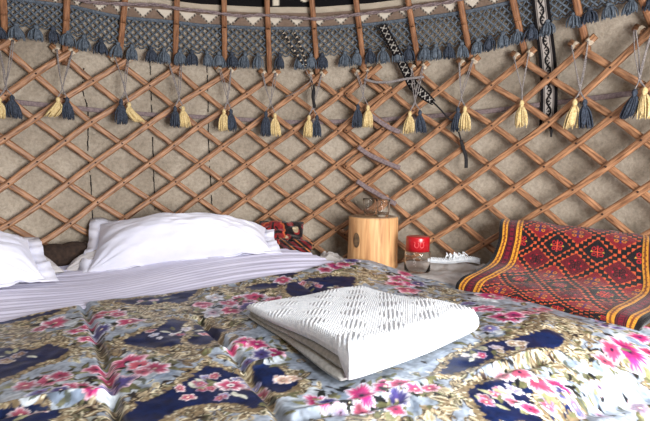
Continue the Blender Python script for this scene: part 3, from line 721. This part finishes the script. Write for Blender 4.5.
for (a, b, r, col) in FL:
    q = onbed(a, b); x, y = q[:2]; rr = r*q[1]/F*1.28
    for _ in range(5):
        t = random.uniform(0, 6.28); pc.leaf(x+rr*1.1*math.cos(t), y+rr*1.1*math.sin(t), rr*random.uniform(.5, .9), rr*.24, t+random.uniform(-.5, .5), random.choice([(26, 28, 32), OLV, (34, 38, 34), (130, 130, 96)]))
    pc.flower(x, y, rr, col, (60, 40, 96) if col in (HOT, VIO) else (140, 40, 80), random.choice([(30, 26, 50), (226, 210, 190)]), random.choice([5, 5, 6]), random.choice([(212, 210, 220), (196, 200, 214), (222, 190, 204)]))
# ---- duvet mesh
NX, NY = 960, 520
xs = np.linspace(-1.3, 1.35, NX); vv = np.linspace(0, 1, NY)
near = .56
Xg = np.repeat(xs[:, None], NY, 1); YF = yfar(xs)[:, None]; Yg = near+(YF-near)*vv[None, :]
Z = bedz(Xg, Yg)
Z += .013*vnoise(Xg, Yg, 6, 11)+.006*vnoise(Xg+Yg*.5, Yg, 15, 12)+.0022*vnoise(Xg, Yg, 38, 13)
def crease(pts, dep, wd):
    global Z
    w = smooth_line([OB(a, b) for a, b in pts], 40); D = np.full(Z.shape, 9.0)
    for i in range(len(w)-1):
        x1, y1 = w[i]; x2, y2 = w[i+1]; dx, dy = x2-x1, y2-y1; t = np.clip(((Xg-x1)*dx+(Yg-y1)*dy)/(dx*dx+dy*dy+1e-9), 0, 1)
        D = np.minimum(D, (Xg-x1-t*dx)**2+(Yg-y1-t*dy)**2)
    Z = Z+dep*np.exp(-D/(2*wd*wd))
crease([(84, 303), (89, 318), (97, 338), (105, 362), (113, 395), (118, 421)], -.019, .008)
crease([(200, 318), (212, 330), (232, 352), (247, 372), (268, 398), (280, 421)], -.017, .008)
crease([(300, 282), (330, 300)], -.01, .009)
crease([(-20, 411), (30, 403), (75, 396), (112, 393)], .012, .007)
crease([(-20, 418), (30, 411), (75, 403), (112, 400)], -.010, .008)
crease([(205, 354), (225, 351), (245, 346)], .007, .006); crease([(237, 370), (262, 364), (285, 357)], .009, .006)
crease([(295, 416), (325, 408), (360, 399), (400, 390), (440, 378)], .006, .007); crease([(300, 421), (350, 410), (400, 398)], -.009, .008)
crease([(480, 375), (510, 364), (535, 356), (560, 355)], .013, .009); crease([(478, 380), (512, 370), (540, 362)], -.012, .009)
crease([(325, 279), (335, 273), (345, 268)], .006, .006)
crease([(560, 330), (590, 345), (620, 360), (650, 372)], -.012, .02); crease([(455, 300), (480, 330), (470, 345)], -.008, .015)
crease([(520, 375), (560, 395), (600, 421)], .014, .03); crease([(565, 421), (610, 400), (650, 388)], -.02, .018)
edge = np.clip((YF-Yg)/.022, 0, 1); Z -= .022*(1-np.sqrt(np.clip(1-(1-edge)**2, 0, 1)))
top = np.stack([Xg, Yg, Z], -1)
wx = .0035*vnoise(Xg, Yg, 60, 71); wy_ = .0035*vnoise(Xg, Yg, 60, 72); col = pc.sample(Xg+wx, Yg+wy_)
col = np.clip(col*(1+.7*vnoise(Xg, Yg, 55, 73)+.6*vnoise(Xg, Yg, 150, 74))[..., None], 0, 1)
# hanging hem all round: close the slab
def closed(top, colr, zb):
    n, m = top.shape[:2]; mb = MB(); mb.grid(top)
    ring = np.concatenate([top[:, 0], top[-1, 1:], top[-2::-1, -1], top[0, -2:0:-1]]); rc = np.concatenate([colr[:, 0], colr[-1, 1:], colr[-2::-1, -1], colr[0, -2:0:-1]])
    k = len(ring); low = ring.copy(); low[:, 2] = np.minimum(zb, ring[:, 2]-.004)
    V = np.concatenate([ring, low]); f = [(i, i+k, (i+1) % k+k, (i+1) % k) for i in range(k)]+[tuple(range(k, 2*k))]
    mb.add(V, f); return mb, np.concatenate([colr.reshape(-1, 3), rc, rc])
PT = CZ-.60                                            # top of the mattress
mb, cc = closed(top, col, PT+.004)
duvet = mb.build('duvet', M_duvet, col=cc)
tag(duvet, 'floral duvet in navy, pink, gold and pale blue spread over the bed', 'duvet')

# ---- sheet (pleated, raised toward the pillows)
NX2, NY2 = 420, 130
xs2 = np.linspace(-1.38, .07, NX2)
wally = CY+np.sqrt((R0-.035)**2-(xs2-CX)**2)
X2 = np.repeat(xs2[:, None], NY2, 1); y0 = yfar(xs2)-.03
fold = np.interp(xs2, [-1.4, -.45, -.25, -.08, .0, .07], [2.7, 2.5, 2.38, 2.25, 2.17, 2.10])
y1 = np.minimum(wally, fold); y1 = np.maximum(y1, y0+.02)
Y2 = y0[:, None]+(y1-y0)[:, None]*np.linspace(0, 1, NY2)[None, :]
Z2 = bedz(X2, Y2)-.012
dirx, diry = .87, .49; cr_ = -X2*diry+Y2*dirx
pl = cr_+.02*np.sin(X2*3.1)+.012*np.sin(X2*7.3+1)
Z2 += .0035*np.sin(pl*150)*(.5+.5*np.sin(X2*5+2))+.0025*np.sin(pl*235+2)+.003*vnoise(X2*.6, pl*6, 3, 4)
ed = np.clip((X2-(-.25))/.32, 0, 1); 
tp2 = np.stack([X2, Y2, Z2], -1); mb, _ = closed(tp2, np.zeros(tp2.shape), PT+.004)
tag(mb.build('bed_sheet', M_sheet), 'pale lilac white pleated sheet between the pillows and the floral duvet', 'sheet')
# ---- bed base under everything
bed = thing('bed', (0, 1.2, 0), 'low wide wooden bed with mattress under the sheet and floral duvet', 'bed')
def disc_slab(z0, z1, rin, ymin, m, name):
    t = np.linspace(-PI, PI, 90, endpoint=False); pts = [(CX+rin*math.sin(a), max(CY+rin*math.cos(a), ymin)) for a in t]
    V = [(x, y, z0) for x, y in pts]+[(x, y, z1) for x, y in pts]; n = len(pts)
    mb = MB(); mb.add(V, [tuple(range(n)), tuple(range(2*n-1, n-1, -1))]+[(i, i+n, (i+1) % n+n, (i+1) % n) for i in range(n)]); return mb.build(name, m, bed, smooth=False)
disc_slab(.16, PT, R0-.05, .5, M_mat, 'mattress'); disc_slab(.08, .155, R0-.05, .48, M_bed, 'bed_frame')
for (x, y) in ((-1.1, .6), (.7, .6), (-.9, 1.95), (.6, 1.95), (-.2, .6)): MB().box((x, y, .04), (.08, .08, .08)).build('leg', M_bed, bed, smooth=False)

# ================================================================ PILLOWS
def pillow(P0, P1, bL, bR, tL, tR, T, label, seed=0, m=M_white, fl=.045, pw=.62, group='white pillows on the bed'):
    P0 = np.array(P0, float); P1 = np.array(P1, float); ax = P1-P0; back = np.array([-ax[1], ax[0], 0]); back /= np.linalg.norm(back)
    def pos(U, V, H):
        t = (U+1)/2; bb = bL+(bR-bL)*t; ta = math.radians(tL)+math.radians(tR-tL)*t
        d = back[None]*np.cos(ta)[:, None]+np.array([[0, 0, 1.]])*np.sin(ta)[:, None]; nn = np.array([[0, 0, 1.]])*np.cos(ta)[:, None]-back[None]*np.sin(ta)[:, None]
        return P0[None]+ax[None]*t[:, None]+d*((V+1)*.5*bb)[:, None]+nn*H[:, None]
    n = 90; u = np.linspace(-1, 1, n); U, V = np.meshgrid(u, u, indexing='ij'); U = U.ravel(); V = V.ravel()
    k = (np.clip(1-U*U, 0, 1)**pw)*(np.clip(1-V*V, 0, 1)**.55)
    UU = U*(1-.045*(1-V*V)*np.abs(U)); VV = V*(1-.08*(1-U*U)*np.abs(V))
    wr = .016*vnoise(U*2.2+5, V*2.2+5, 1.6, seed)+.007*vnoise(U*4+V+9, V*4+9, 2.2, seed+1)
    cd = np.hypot(1-np.abs(U), 1-np.abs(V)); rad = .007*np.sin(np.arctan2(1-np.abs(V), 1-np.abs(U)+1e-6)*16)*np.exp(-cd*2.6)*np.clip(cd*4, 0, 1)
    zt = T*k+wr*np.clip(k*2, 0, 1)+rad+.0015; zb = -T*.35*k-.0015
    root = thing('pillow', (P0+P1)/2, label, 'pillow', group)
    mb = MB(); mb.grid(pos(UU, VV, zt).reshape(n, n, 3)); mb.grid(pos(UU, VV, zb).reshape(n, n, 3), flip=True); mb.build('pillowcase', m, root)
    if fl <= .01: return root
    q = [(t, -1) for t in np.linspace(-1, 1, 50)]+[(1, t) for t in np.linspace(-1, 1, 30)[1:]]+[(t, 1) for t in np.linspace(1, -1, 50)[1:]]+[(-1, t) for t in np.linspace(1, -1, 30)[1:-1]]
    L = len(q); q = np.array(q); x, y = q[:, 0], q[:, 1]; j = np.arange(L)
    lx = fl*2/np.linalg.norm(ax); ly = fl*2/((bL+bR)/2)
    wv = .010*np.sin(j*.42+seed)+.005*np.sin(j*1.1)
    ix = x*(1-.045*(1-y*y)*np.abs(x)); iy = y*(1-.08*(1-x*x)*np.abs(y))
    inn = pos(ix*.97, iy*.97, x*0); out = pos(ix+lx*np.where(np.abs(x) > .999, np.sign(x), 0), iy+ly*np.where(y > .999, 1, np.where(y < -.999, -.25, 0)), wv)
    f = MB(); f.add(np.concatenate([inn, out]), [(i, (i+1) % L, (i+1) % L+L, i+L) for i in range(L)]); fo = f.build('flange', m, root)
    so = fo.modifiers.new('thick', 'SOLIDIFY'); so.thickness = .004; so.offset = 0
    return root
pillow(P(86, 274, 1.96), P(272, 251, 2.16), .34, .22, 32, 22, .15, 'large plump white pillow right of the gap, lying in front of the lattice', seed=3)
pillow(P(-150, 312, 1.38), P(45, 279, 1.74), .36, .27, 38, 27, .12, 'white pillow cut off by the left edge of the picture', seed=9)
M_low = mat('lower_pillow_cotton', (196, 192, 192), .85, (184, 180, 182), 9)
pillow(P(62, 273, 1.98), P(240, 258, 2.20), .15, .12, 6, 6, .085, 'greyish lower pillow showing under the large pillow in the gap', seed=5, fl=0, m=M_low, pw=.4)
pillow(P(-120, 294, 1.52), P(65, 272, 1.92), .18, .18, 6, 6, .075, 'greyish lower pillow just under the left pillow, left side of the gap', seed=6, fl=0, m=M_low, pw=.4)

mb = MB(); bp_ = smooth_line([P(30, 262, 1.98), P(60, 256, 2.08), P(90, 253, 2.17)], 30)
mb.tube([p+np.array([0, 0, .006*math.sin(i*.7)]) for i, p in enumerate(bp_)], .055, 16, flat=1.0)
tag(mb.build('gap_shade_roll', mat('gap_shade_brown', (62, 48, 40), .95, (44, 34, 30), 60, bump=.5, bscale=120)), 'dark brown roll added as shade in the gap between the pillows', 'shade roll')  # added dark roll, stands for the brown shade behind the pillows

# ================================================================ TOWEL
cl, cf, crr, cb = [np.array(OB(*q)) for q in ((245, 317), (350, 393), (480, 337), (362, 293))]
NT = 300
s_ = np.linspace(0, 1, NT); A, B = np.meshgrid(s_, s_, indexing='ij')    # A: left-edge side -> right, B: front -> back
def tow(A, B, gx=0.0):
    # corners: (0,0)=front, (1,0)=right, (0,1)=left, (1,1)=back
    p = (cf*(1-A)[..., None]*(1-B)[..., None]+crr*A[..., None]*(1-B)[..., None]+cl*(1-A)[..., None]*B[..., None]+cb*A[..., None]*B[..., None])
    return p
towel = thing('folded_towel', np.array([*((cl+crr)/2), float(bedz(*((cl+crr)/2)))]), 'thick folded white ribbed towel lying on the floral duvet', 'towel')
Lx, Ly = np.linalg.norm(crr-cf), np.linalg.norm(cl-cf)
def layer(t0, t1, ins, name, m, tex=False, n=NT, ov=0.0, sd=0):
    s = np.linspace(0, 1, n); A, B = np.meshgrid(s, s, indexing='ij')
    # round the plan corners
    a = A*2-1; b = B*2-1; ra = a*np.sqrt(np.clip(1-.5*b**8*.08, 0, 1)); rb = b*np.sqrt(np.clip(1-.5*a**8*.08, 0, 1))
    AA = (ra*(1-ins)+1)/2; BB = (rb*(1-ins)+1)/2
    if not tex: BB = .05+BB*.93
    wv = .012*np.sin(BB*7+sd)*(AA < .5)*(1-2*AA).clip(0, 1)
    p = tow(AA-wv, BB); base = bedz(p[..., 0], p[..., 1])
    th = np.interp(BB.ravel(), [0, .3, .75, 1], [1.0, .92, .55, .34]).reshape(BB.shape)*np.interp(AA.ravel(), [0, .15, .8, 1], [1, 1.0, .92, .72]).reshape(BB.shape)
    rd = .035; dA = np.minimum(AA*Lx, (1-AA)*Lx); dB = np.minimum(BB*Ly, (1-BB)*Ly)
    def rnd(d, r): q = np.clip(d/r, 0, 1); return np.sqrt(np.clip(1-(1-q)**2, 0, 1))
    k = np.minimum(rnd(np.minimum(1-a, 1+a)*Lx/2, .012 if not tex else .02), rnd(np.minimum(1-b, 1+b)*Ly/2, .02 if not tex else .035))
    mid = (t0+t1)/2; zt = mid+(t1-mid)*k; zb = mid-(mid-t0)*k
    if tex:
        q_ = np.clip(BB*Ly/.05, 0, 1); t0e = t0*q_*q_; mid = (t0e+t1)/2; zt = mid+(t1-mid)*k; zb = mid-(mid-t0e)*k
    zt = zt*th; zb = zb*th
    if tex:
        x = AA*Lx; y = BB*Ly
        # blocks of short raised ribs in slanting rows
        xw = p[..., 0]; yw = p[..., 1]
        bx = x/.135; by = y/.082; ib = np.floor(by); fx = (bx+.5*(ib % 2)) % 1; fy = by % 1
        blk = np.clip(np.minimum(np.minimum(fx, .50-fx)*22, np.minimum(fy-.12, .88-fy)*22), 0, 1)
        rib = np.abs(np.sin((xw*1.0-yw*.12)*PI/.0115))**.6
        waf = .0016*np.sin(x*2*PI/.009)*np.sin(y*2*PI/.009)
        edg = .0035*np.abs(np.sin(x*PI/.012))*np.clip(1-B*Ly/.10, 0, 1)
        hgt = blk*(.0058*rib-.0035)+(1-blk)*waf+edg
        zt = zt+hgt*np.clip(k*1.5-.3, 0, 1)+.008*vnoise(x, y, 9, 21)*k
        ed = .0035*np.sin((x+y)*2*PI/.016); 
    T_ = np.stack([p[..., 0], p[..., 1], base+zt+.006], -1); Bt = np.stack([p[..., 0], p[..., 1], base+zb+.006], -1)
    mb = MB(); mb.grid(T_); mb.grid(Bt, flip=True); return mb.build(name, m, towel)
layer(0, .024, .0, 'fold_layer', M_towel_shade, sd=1, n=120); layer(.026, .048, .015, 'fold_layer', M_towel_shade, sd=2.2, n=120); layer(.050, .094, -.01, 'top_fold', M_towel, True, sd=2.6, n=400)

# ================================================================ WHITE CLOTH WITH LACE, STUMP, JAR, GLASSES
ZC = CZ-.452
xs3 = np.linspace(-.02, .86, 200)
wy = CY+np.sqrt((R0-.045)**2-(xs3-CX)**2); yf = yfar(xs3)+.004; yf = np.minimum(yf, wy-.05)
X3 = np.repeat(xs3[:, None], 90, 1); Y3 = yf[:, None]+(wy-yf)[:, None]*np.linspace(0, 1, 90)[None]
Z3 = ZC+.010*vnoise(X3, Y3, 16, 31)+.006*vnoise(X3, Y3, 40, 32)
lump = np.exp(-((X3-.035)**2/(2*.06**2)+(Y3-2.33)**2/(2*.09**2))); Z3 += .055*lump*(1+.8*vnoise(X3, Y3, 45, 33))
flat = np.exp(-(((X3-.22)**2+(Y3-2.31)**2)/(2*.09**2))); Z3 = Z3*(1-flat)+(ZC)*flat
Z3 += .036*np.exp(-((wy[:, None]-Y3)/.06)**2)*np.clip((X3-.36)/.15, 0, 1)*(1+.8*vnoise(X3, Y3, 30, 37))
tpc = np.stack([X3, Y3, Z3], -1); mb, _ = closed(tpc, np.zeros(tpc.shape), PT+.004)
tc = thing('lace_cloth', (.4, 2.2, ZC), 'crumpled white cloth with lace edging spread under the stump and jar', 'cloth')
mb.build('cloth', M_cloth, tc)
lc = MB(); lpx = smooth_line([(428, 262), (440, 263), (452, 263), (462, 262), (472, 262), (480, 264)], 90); 
base = [P(a, b, 2.17-(a-428)/52*.10) for a, b in lpx]
for v_ in range(3):
    lc.tube([p+np.array([0, 0, .008*v_+(.008*abs(math.sin(i*.9)) if v_ == 2 else 0)]) for i, p in enumerate(base)], .0022, 5)
for i in range(0, 88, 2):
    a = base[i]; b = base[min(i+2, 89)]; lc.tube([a, (a+b)/2+np.array([0, 0, .008]), b+np.array([0, 0, .018])], .0018, 4); lc.tube([b, (a+b)/2+np.array([0, 0, .008]), a+np.array([0, 0, .018])], .0018, 4)
for i in range(20):
    q = P(447+i*.9, 257+random.uniform(-3, 2), 2.13); lc.tube(smooth_line([q, q+np.array([random.uniform(-.01, .01), -.01, .012]), q+np.array([random.uniform(-.02, .02), -.012, -.006])], 6), .0025, 5)
lc.build('lace_trim', M_towel, tc)

sc = P(372, 262, 2.30); sc[2] = ZC-.002
stump = thing('stump_table', sc, 'short debarked log stump standing on the white cloth, holding two glasses', 'stump')
rs = 25.5*2.27/F; zt = P(372, 216.5, 2.29)[2]-sc[2]
def wob(a, z): return 1+.018*math.sin(3*a+1)+.010*math.sin(7*a+z*9)+.02*(1-z/zt)*math.cos(a)*0+.03*max(0, 1-z/.05)**2
mb = MB(); mb.lathe([(rs, 0), (rs*1.0, .01)]+[(rs*(1-.02*t), zt*t) for t in np.linspace(.08, .97, 14)]+[(rs*.965, zt*.99), (rs*.94, zt)], 72, sc, wob)
n0 = mb.n-72; mb.f.append(tuple(range(n0, n0+72)))
tk = mb.build('trunk', M_stump, stump)
mb = MB(); mb.lathe([(rs*.935, zt-.002), (rs*.93, zt+.0006), (0, zt+.0006)], 60, sc, wob); mb.build('cut_top', mat('cut_top_wood', (172, 150, 128), .8, (146, 124, 104), 40), stump)
mb = MB(); 
for k in range(1, 9): mb.tube([sc+np.array([rs*.1*k*math.cos(t), rs*.1*k*math.sin(t), zt+.0010]) for t in np.linspace(0, 2*PI, 50)], .0009, 4)
mb.build('growth_rings', M_bark, stump)
kd = sc+np.array([-rs*.70, -rs*.72, zt*.50]); mb = MB(); V = []
for i in range(9):
    for j in range(9):
        u, v = (i/8-.5)*2, (j/8-.5)*2; q = math.hypot(u, v); 
        if q > 1: u, v = u/q, v/q
        an = math.atan2(-.72, -.70)+u*.16; z = zt*.56+v*.036; rr = rs*wob(an, z)*.99+.002*(1-min(q, 1)**2)+.0012
        V.append((sc[0]+rr*math.cos(an), sc[1]+rr*math.sin(an), sc[2]+z))
mb.grid(np.array(V).reshape(9, 9, 3)); mb.build('knot', M_knot, stump)

def tumbler(px, py, y, r, h, label):
    c = P(px, py, y); c[2] = sc[2]+zt+.0015
    root = thing('drinking_glass', c, label, 'glass', 'small glasses on the stump')
    pr = [(0, 0), (r*.70, 0), (r*.78, .003)]+[(r*(.78+.22*t), h*t) for t in (.2, .4, .6, .8, .98)]+[(r*.99, h)]+[(r*(.92-.22*(1-t)), h*t) for t in (.97, .8, .6, .4, .22)]+[(r*.6, .012), (0, .011)]
    MB().lathe(pr, 40, c, lambda a, z: 1+(.018*math.cos(10*a) if z < h*.55 else 0)).build('bowl', M_glass, root)
    return root
tumbler(369.5, 214, 2.33, .034, .085, 'small clear drinking glass on the stump, left of the two and slightly behind')
tumbler(383, 218, 2.25, .034, .085, 'small clear drinking glass on the stump, right of the two and nearer')

jc = P(417, 272, 2.13); jc[2] = float(ZC)+.006
rj = 13.2*2.13/F; zj = P(417, 249.5, 2.13)[2]-jc[2]; zl = P(417, 236.5, 2.13)[2]-jc[2]
jar = thing('glass_jar', jc, 'clear glass jar with a red plastic lid standing right of the stump', 'jar')
pr = [(0, 0), (rj*.9, 0), (rj, .006), (rj, zj*.88), (rj*.98, zj*.94), (rj*.86, zj*.98), (rj*.84, zl-.01), (rj*.79, zl-.01), (rj*.79, zj*.97), (rj*.95, zj*.90), (rj*.96, .008), (0, .007)]
MB().lathe(pr, 48, jc).build('jar_body', M_glass, jar)
rl = 11.6*2.13/F
mb = MB(); mb.lathe([(rl*.9, zj-.006), (rl, zj-.006), (rl, zl-.004), (rl*.97, zl), (rl*.5, zl+.001), (0, zl+.001)], 96, jc, lambda a, z: 1+(.010*math.cos(48*a) if z < zl-.002 else 0)); 
lid = mb.build('lid', M_red, jar)
mb = MB(); zc = (zj+zl)/2-.002
def onlid(u, v): a = -PI/2-.08+u/rl; return jc+np.array([(rl*1.02)*math.cos(a), (rl*1.02)*math.sin(a), zc+v])
for pts in ([(-.018, .010), (-.020, -.006), (-.010, -.013), (-.003, -.004), (-.004, .010)], [(.018, .010), (.020, -.006), (.010, -.013), (.003, -.004), (.004, .010)], [(-.024, .013), (-.018, .010)], [(.018, .010), (.024, .013)]):
    mb.tube([onlid(*q) for q in smooth_line(pts, 14)], .0018, 5)
tag(mb.build('lid_emblem', M_redin, lid), 'pale curled emblem')

# ================================================================ RUG CUSHION (right) 
def hgt(px, py, y): return P(px, py, y)
rows_ = [  # from behind the top over the back, into the fold, over the seat, down the front : columns outer-left, inner-left, inner-right, outer-right
 [(501, 250, 2.09), (524, 252, 2.04), (643, 262, 1.74), (672, 266, 1.66)],
 [(500, 226, 2.08), (523, 229, 2.03), (643, 243, 1.72), (670, 247, 1.64)],
 [(502, 218, 2.05), (524, 220.5, 2.00), (643, 236, 1.68), (669, 240, 1.60)],
 [(500, 224, 1.99), (522, 227, 1.94), (642, 243, 1.62), (668, 248, 1.55)],
 [(497, 243, 1.96), (519, 247, 1.90), (642, 268, 1.57), (670, 274, 1.50)],
 [(490, 261, 1.92), (514, 266, 1.86), (641, 291, 1.51), (670, 297, 1.44)],
 [(474, 271, 1.86), (499, 276, 1.79), (629, 301, 1.45), (662, 308, 1.38)],
 [(462, 278, 1.84), (484, 284, 1.77), (613, 309, 1.41), (646, 316, 1.34)],
 [(456, 287, 1.83), (478, 294, 1.75), (606, 319, 1.39), (640, 327, 1.33)],
 [(456, 297, 1.84), (478, 305, 1.76), (606, 330, 1.40), (640, 338, 1.34)]]
ctrl = np.array([[P(*q) for q in r] for r in rows_])
MU, MV = 330, 260
cu = [0, .15, .85, 1.0]
# interpolate along v first
cols = [smooth_line(ctrl[:, j], MV) for j in range(4)]
us = np.linspace(0, 1, MU); RV = np.zeros((MU, MV, 3))
for iv in range(MV):
    c4 = [cols[j][iv] for j in range(4)]
    RV[:, iv] = np.stack([np.interp(us, cu, [q[d] for q in c4]) for d in range(3)], -1)
# smooth the kinks across u, following the round wall
from math import sin
Ug, Vg = np.meshgrid(us, np.linspace(0, 1, MV), indexing='ij')
bulge = np.sin(np.clip((Ug), 0, 1)*PI)
RV[..., 0] += .02*bulge; RV[..., 1] += .035*bulge
RV[..., 2] += .012*vnoise(Ug*6, Vg*6, 1.3, 51)+.005*vnoise(Ug*16, Vg*16, 1, 52)
RV[..., 1] += .014*vnoise(Ug*5, Vg*8, 1.2, 53)
def rug_print(U, V, wid=.70, L=.80):
    # U across (border at both ends), V along the cloth
    x = U*wid; y = V*L; c = np.zeros(U.shape+(3,)); c[:] = lin((16, 12, 14))
    fld = (U > .15) & (U < .85)
    # diamonds lattice
    D = .165; p = ((x-.15*wid)/D+y/(D*.80)); q = ((x-.15*wid)/D-y/(D*.80)); fp_ = np.abs((p % 1)-.5); fq = np.abs((q % 1)-.5)
    ed = np.maximum(fp_, fq)                            # .5 on diamond edges
    cell = (np.floor(p)+2*np.floor(q)).astype(int) % 3
    teeth = .40+.06*((((p-q)*5) % 1) > .5)
    inner = ed < .37
    base = np.array([lin((92, 14, 28)), lin((120, 20, 32)), lin((20, 14, 18))])
    cc = base[cell]; c = np.where((fld & inner)[..., None], cc, c)
    tooth = (ed >= .375) & (ed < .465) & (np.abs(((np.where(fp_ > fq, q, p)*5) % 1)-.5) < (.47-ed)*5)
    c[fld & tooth] = lin((198, 84, 48))
    # curled motif inside the diamonds
    a = (p % 1)-.5; b = (q % 1)-.5; X = a+b; Y = a-b; r = np.hypot(np.abs(X)-.17, np.abs(Y)-.17)
    ringc = np.array([lin((24, 18, 22)), lin((196, 120, 40)), lin((176, 30, 42))])[cell]
    rings = inner & fld & (np.abs(r-.085) < .024) & ~((np.abs(X) < .13) & (np.abs(Y) < .13) & (r > .1)); c = np.where(rings[..., None], ringc, c)
    cross = inner & fld & (((np.abs(X) < .030) & (np.abs(Y) < .34)) | ((np.abs(Y) < .030) & (np.abs(X) < .34))); c = np.where(cross[..., None], np.array([lin((14, 12, 14)), lin((40, 30, 70)), lin((206, 70, 50))])[cell], c)
    petal = inner & fld & (np.hypot(np.abs(X)-.29, Y) < .05); c = np.where(petal[..., None], np.array([lin((178, 30, 44)), lin((36, 60, 40)), lin((190, 140, 60))])[cell], c)
    petal = inner & fld & (np.hypot(X, np.abs(Y)-.29) < .05); c = np.where(petal[..., None], np.array([lin((178, 30, 44)), lin((58, 30, 110)), lin((150, 30, 42))])[cell], c)
    # borders: black, gold key, maroon, gold key
    for side in (U, 1-U):
        gold = ((side > .022) & (side < .056)) | ((side > .112) & (side < .148)); c[gold] = lin((200, 136, 42))
        ctr_ = np.where(side < .08, .039, .130); ky = ((V*L/.018) % 1); s2 = (side-ctr_)
        key = gold & ((np.abs(s2) < .004) | ((ky < .25) & (s2 > -.004) & (s2 < .010)) | ((ky > .5) & (ky < .75) & (s2 < .004) & (s2 > -.010))); c[key] = lin((110, 56, 22))
        mar = (side >= .056) & (side <= .112); c[mar] = lin((104, 16, 36))
        k2 = ((V*L/.045) % 1); s3 = np.abs(side-.084); kk = mar & (((s3 < .019) & (s3 > .013)) | ((k2 < .12) & (s3 < .019)) | (np.abs(k2-.55) < .08) & (s3 < .010)); c[kk] = lin((46, 14, 24))
        c[(side > .056) & (side < .062)] = lin((20, 12, 14)); c[(side > .106) & (side < .112)] = lin((20, 12, 14))
    nz = (1+.30*vnoise(U*70, V*70, 1, 61)+.3*vnoise(U*160, V*160, 1, 62))[..., None]
    return np.clip(c*nz, 0, 1)
colr = rug_print(Ug, Vg)
mb = MB().grid(RV, flip=True)
o = mb.build('patterned_rug', M_rug, col=colr); s = o.modifiers.new('thick', 'SOLIDIFY'); s.thickness = .022; s.offset = -1
tag(o, 'red and black diamond patterned rug with gold key borders, draped against the lattice at right', 'rug')

# folded rug behind the big pillow
rc = P(281, 240, 2.33); n = 90
fr2 = thing('folded_rug', rc+np.array([0, 0, -.08]), 'small red and black patterned rug bundle folded behind the right end of the large pillow', 'rug')
def lump(cpos, a, b, h, rz, paint, name, sd):
    u = np.linspace(-1, 1, n); U, V = np.meshgrid(u, u, indexing='ij'); k = np.clip(1-np.abs(U)**3, 0, 1)**.5*np.clip(1-np.abs(V)**3, 0, 1)**.5
    r_ = np.array(Matrix.Rotation(rz, 3, 'Z') @ Matrix.Rotation(math.radians(62), 3, 'X')); w = .05*vnoise(U*2+7, V*2+7, 1.7, sd)
    V1 = np.stack([a*U, b*V, h*k+w*k], -1) @ r_.T+cpos; V2 = np.stack([a*U, b*V, -h*.5*k], -1) @ r_.T+cpos
    cA = paint(U*a, V*b); mb = MB(); mb.grid(V1); mb.grid(V2, flip=True); mb.build(name, M_rug, fr2, col=np.concatenate([cA.reshape(-1, 3)]*2))
def p1(X, Y):
    c = np.zeros(X.shape+(3,)); c[:] = lin((26, 18, 20)); x = X+.035; y = Y-.0; r = np.hypot(x, y*.9); th = np.arctan2(y, x)
    c[(np.sin(X*90)*np.sin(Y*90) > .3)] = lin((120, 34, 34)); c[(np.sin(X*70+2)*np.sin(Y*60) > .6)] = lin((178, 160, 130))
    R_ = .066+.006*np.abs(np.sin(th*8)); c[r < R_] = lin((170, 84, 50)); c[r < R_-.008] = lin((140, 30, 34))
    arm = (r < .055) & ((np.abs(x) < .006) | (np.abs(y) < .006) | (np.abs(np.abs(x)-np.abs(y)) < .0) | (np.abs(r-.034) < .004) & (np.abs(np.sin(2*th)) > .6)); c[arm] = lin((30, 16, 20))
    return c*(1+.9*vnoise(X*110, Y*110, 1, 3))[..., None]
def p2(X, Y):
    c = np.zeros(X.shape+(3,)); c[:] = lin((24, 16, 18)); s = ((X*.6+Y) % .045)/.045; c[s < .16] = lin((164, 96, 54)); c[(s > .4) & (s < .75)] = lin((112, 28, 32)); return c*(1+.9*vnoise(X*70, Y*70, 1, 3))[..., None]
lump(P(280, 236, 2.36), .115, .080, .045, math.radians(-6), p1, 'rug_fold', 4)
lump(P(290, 247, 2.31), .115, .040, .035, math.radians(-20), p2, 'rug_fold', 8)

# ================================================================ LIGHT
def area(name, loc, target, sx, sy, power, colr):
    l = bpy.data.lights.new(name, 'AREA'); l.shape = 'RECTANGLE'; l.size = sx; l.size_y = sy; l.energy = power; l.color = colr
    o = bpy.data.objects.new(name, l); C.objects.link(o); o.location = loc
    d = Vector(target)-Vector(loc); o.rotation_euler = d.to_track_quat('-Z', 'Y').to_euler(); return o
dp = cyl(DOOR, .88, .0)
area('doorway_daylight', tuple(dp), (.25, 1.1, .45), .95, .95, 100, (1.0, .985, .96))
area('crown_daylight', (CX, CY, ZE+1.8), (CX, CY+.25, 0), .75, .75, 16, (.80, .88, 1.0))
w = bpy.data.worlds.new('World'); bpy.context.scene.world = w; w.use_nodes = True
bg = w.node_tree.nodes['Background']; bg.inputs[0].default_value = (.75, .86, 1, 1); bg.inputs[1].default_value = 2.0

cam = bpy.data.cameras.new('Camera'); co = bpy.data.objects.new('Camera', cam); C.objects.link(co)
cam.sensor_width = 36; cam.lens = 36*F/650; cam.clip_start = .01
Mx = Matrix.Identity(4)
for i in range(3):
    Mx[i][0] = IX[i]; Mx[i][1] = IY[i]; Mx[i][2] = -DV[i]; Mx[i][3] = CAM[i]
co.matrix_world = Mx
sc_ = bpy.context.scene; sc_.camera = co
sc_.view_settings.view_transform = 'Standard'; sc_.view_settings.look = 'None'; sc_.view_settings.gamma = 1; sc_.view_settings.exposure = -0.08
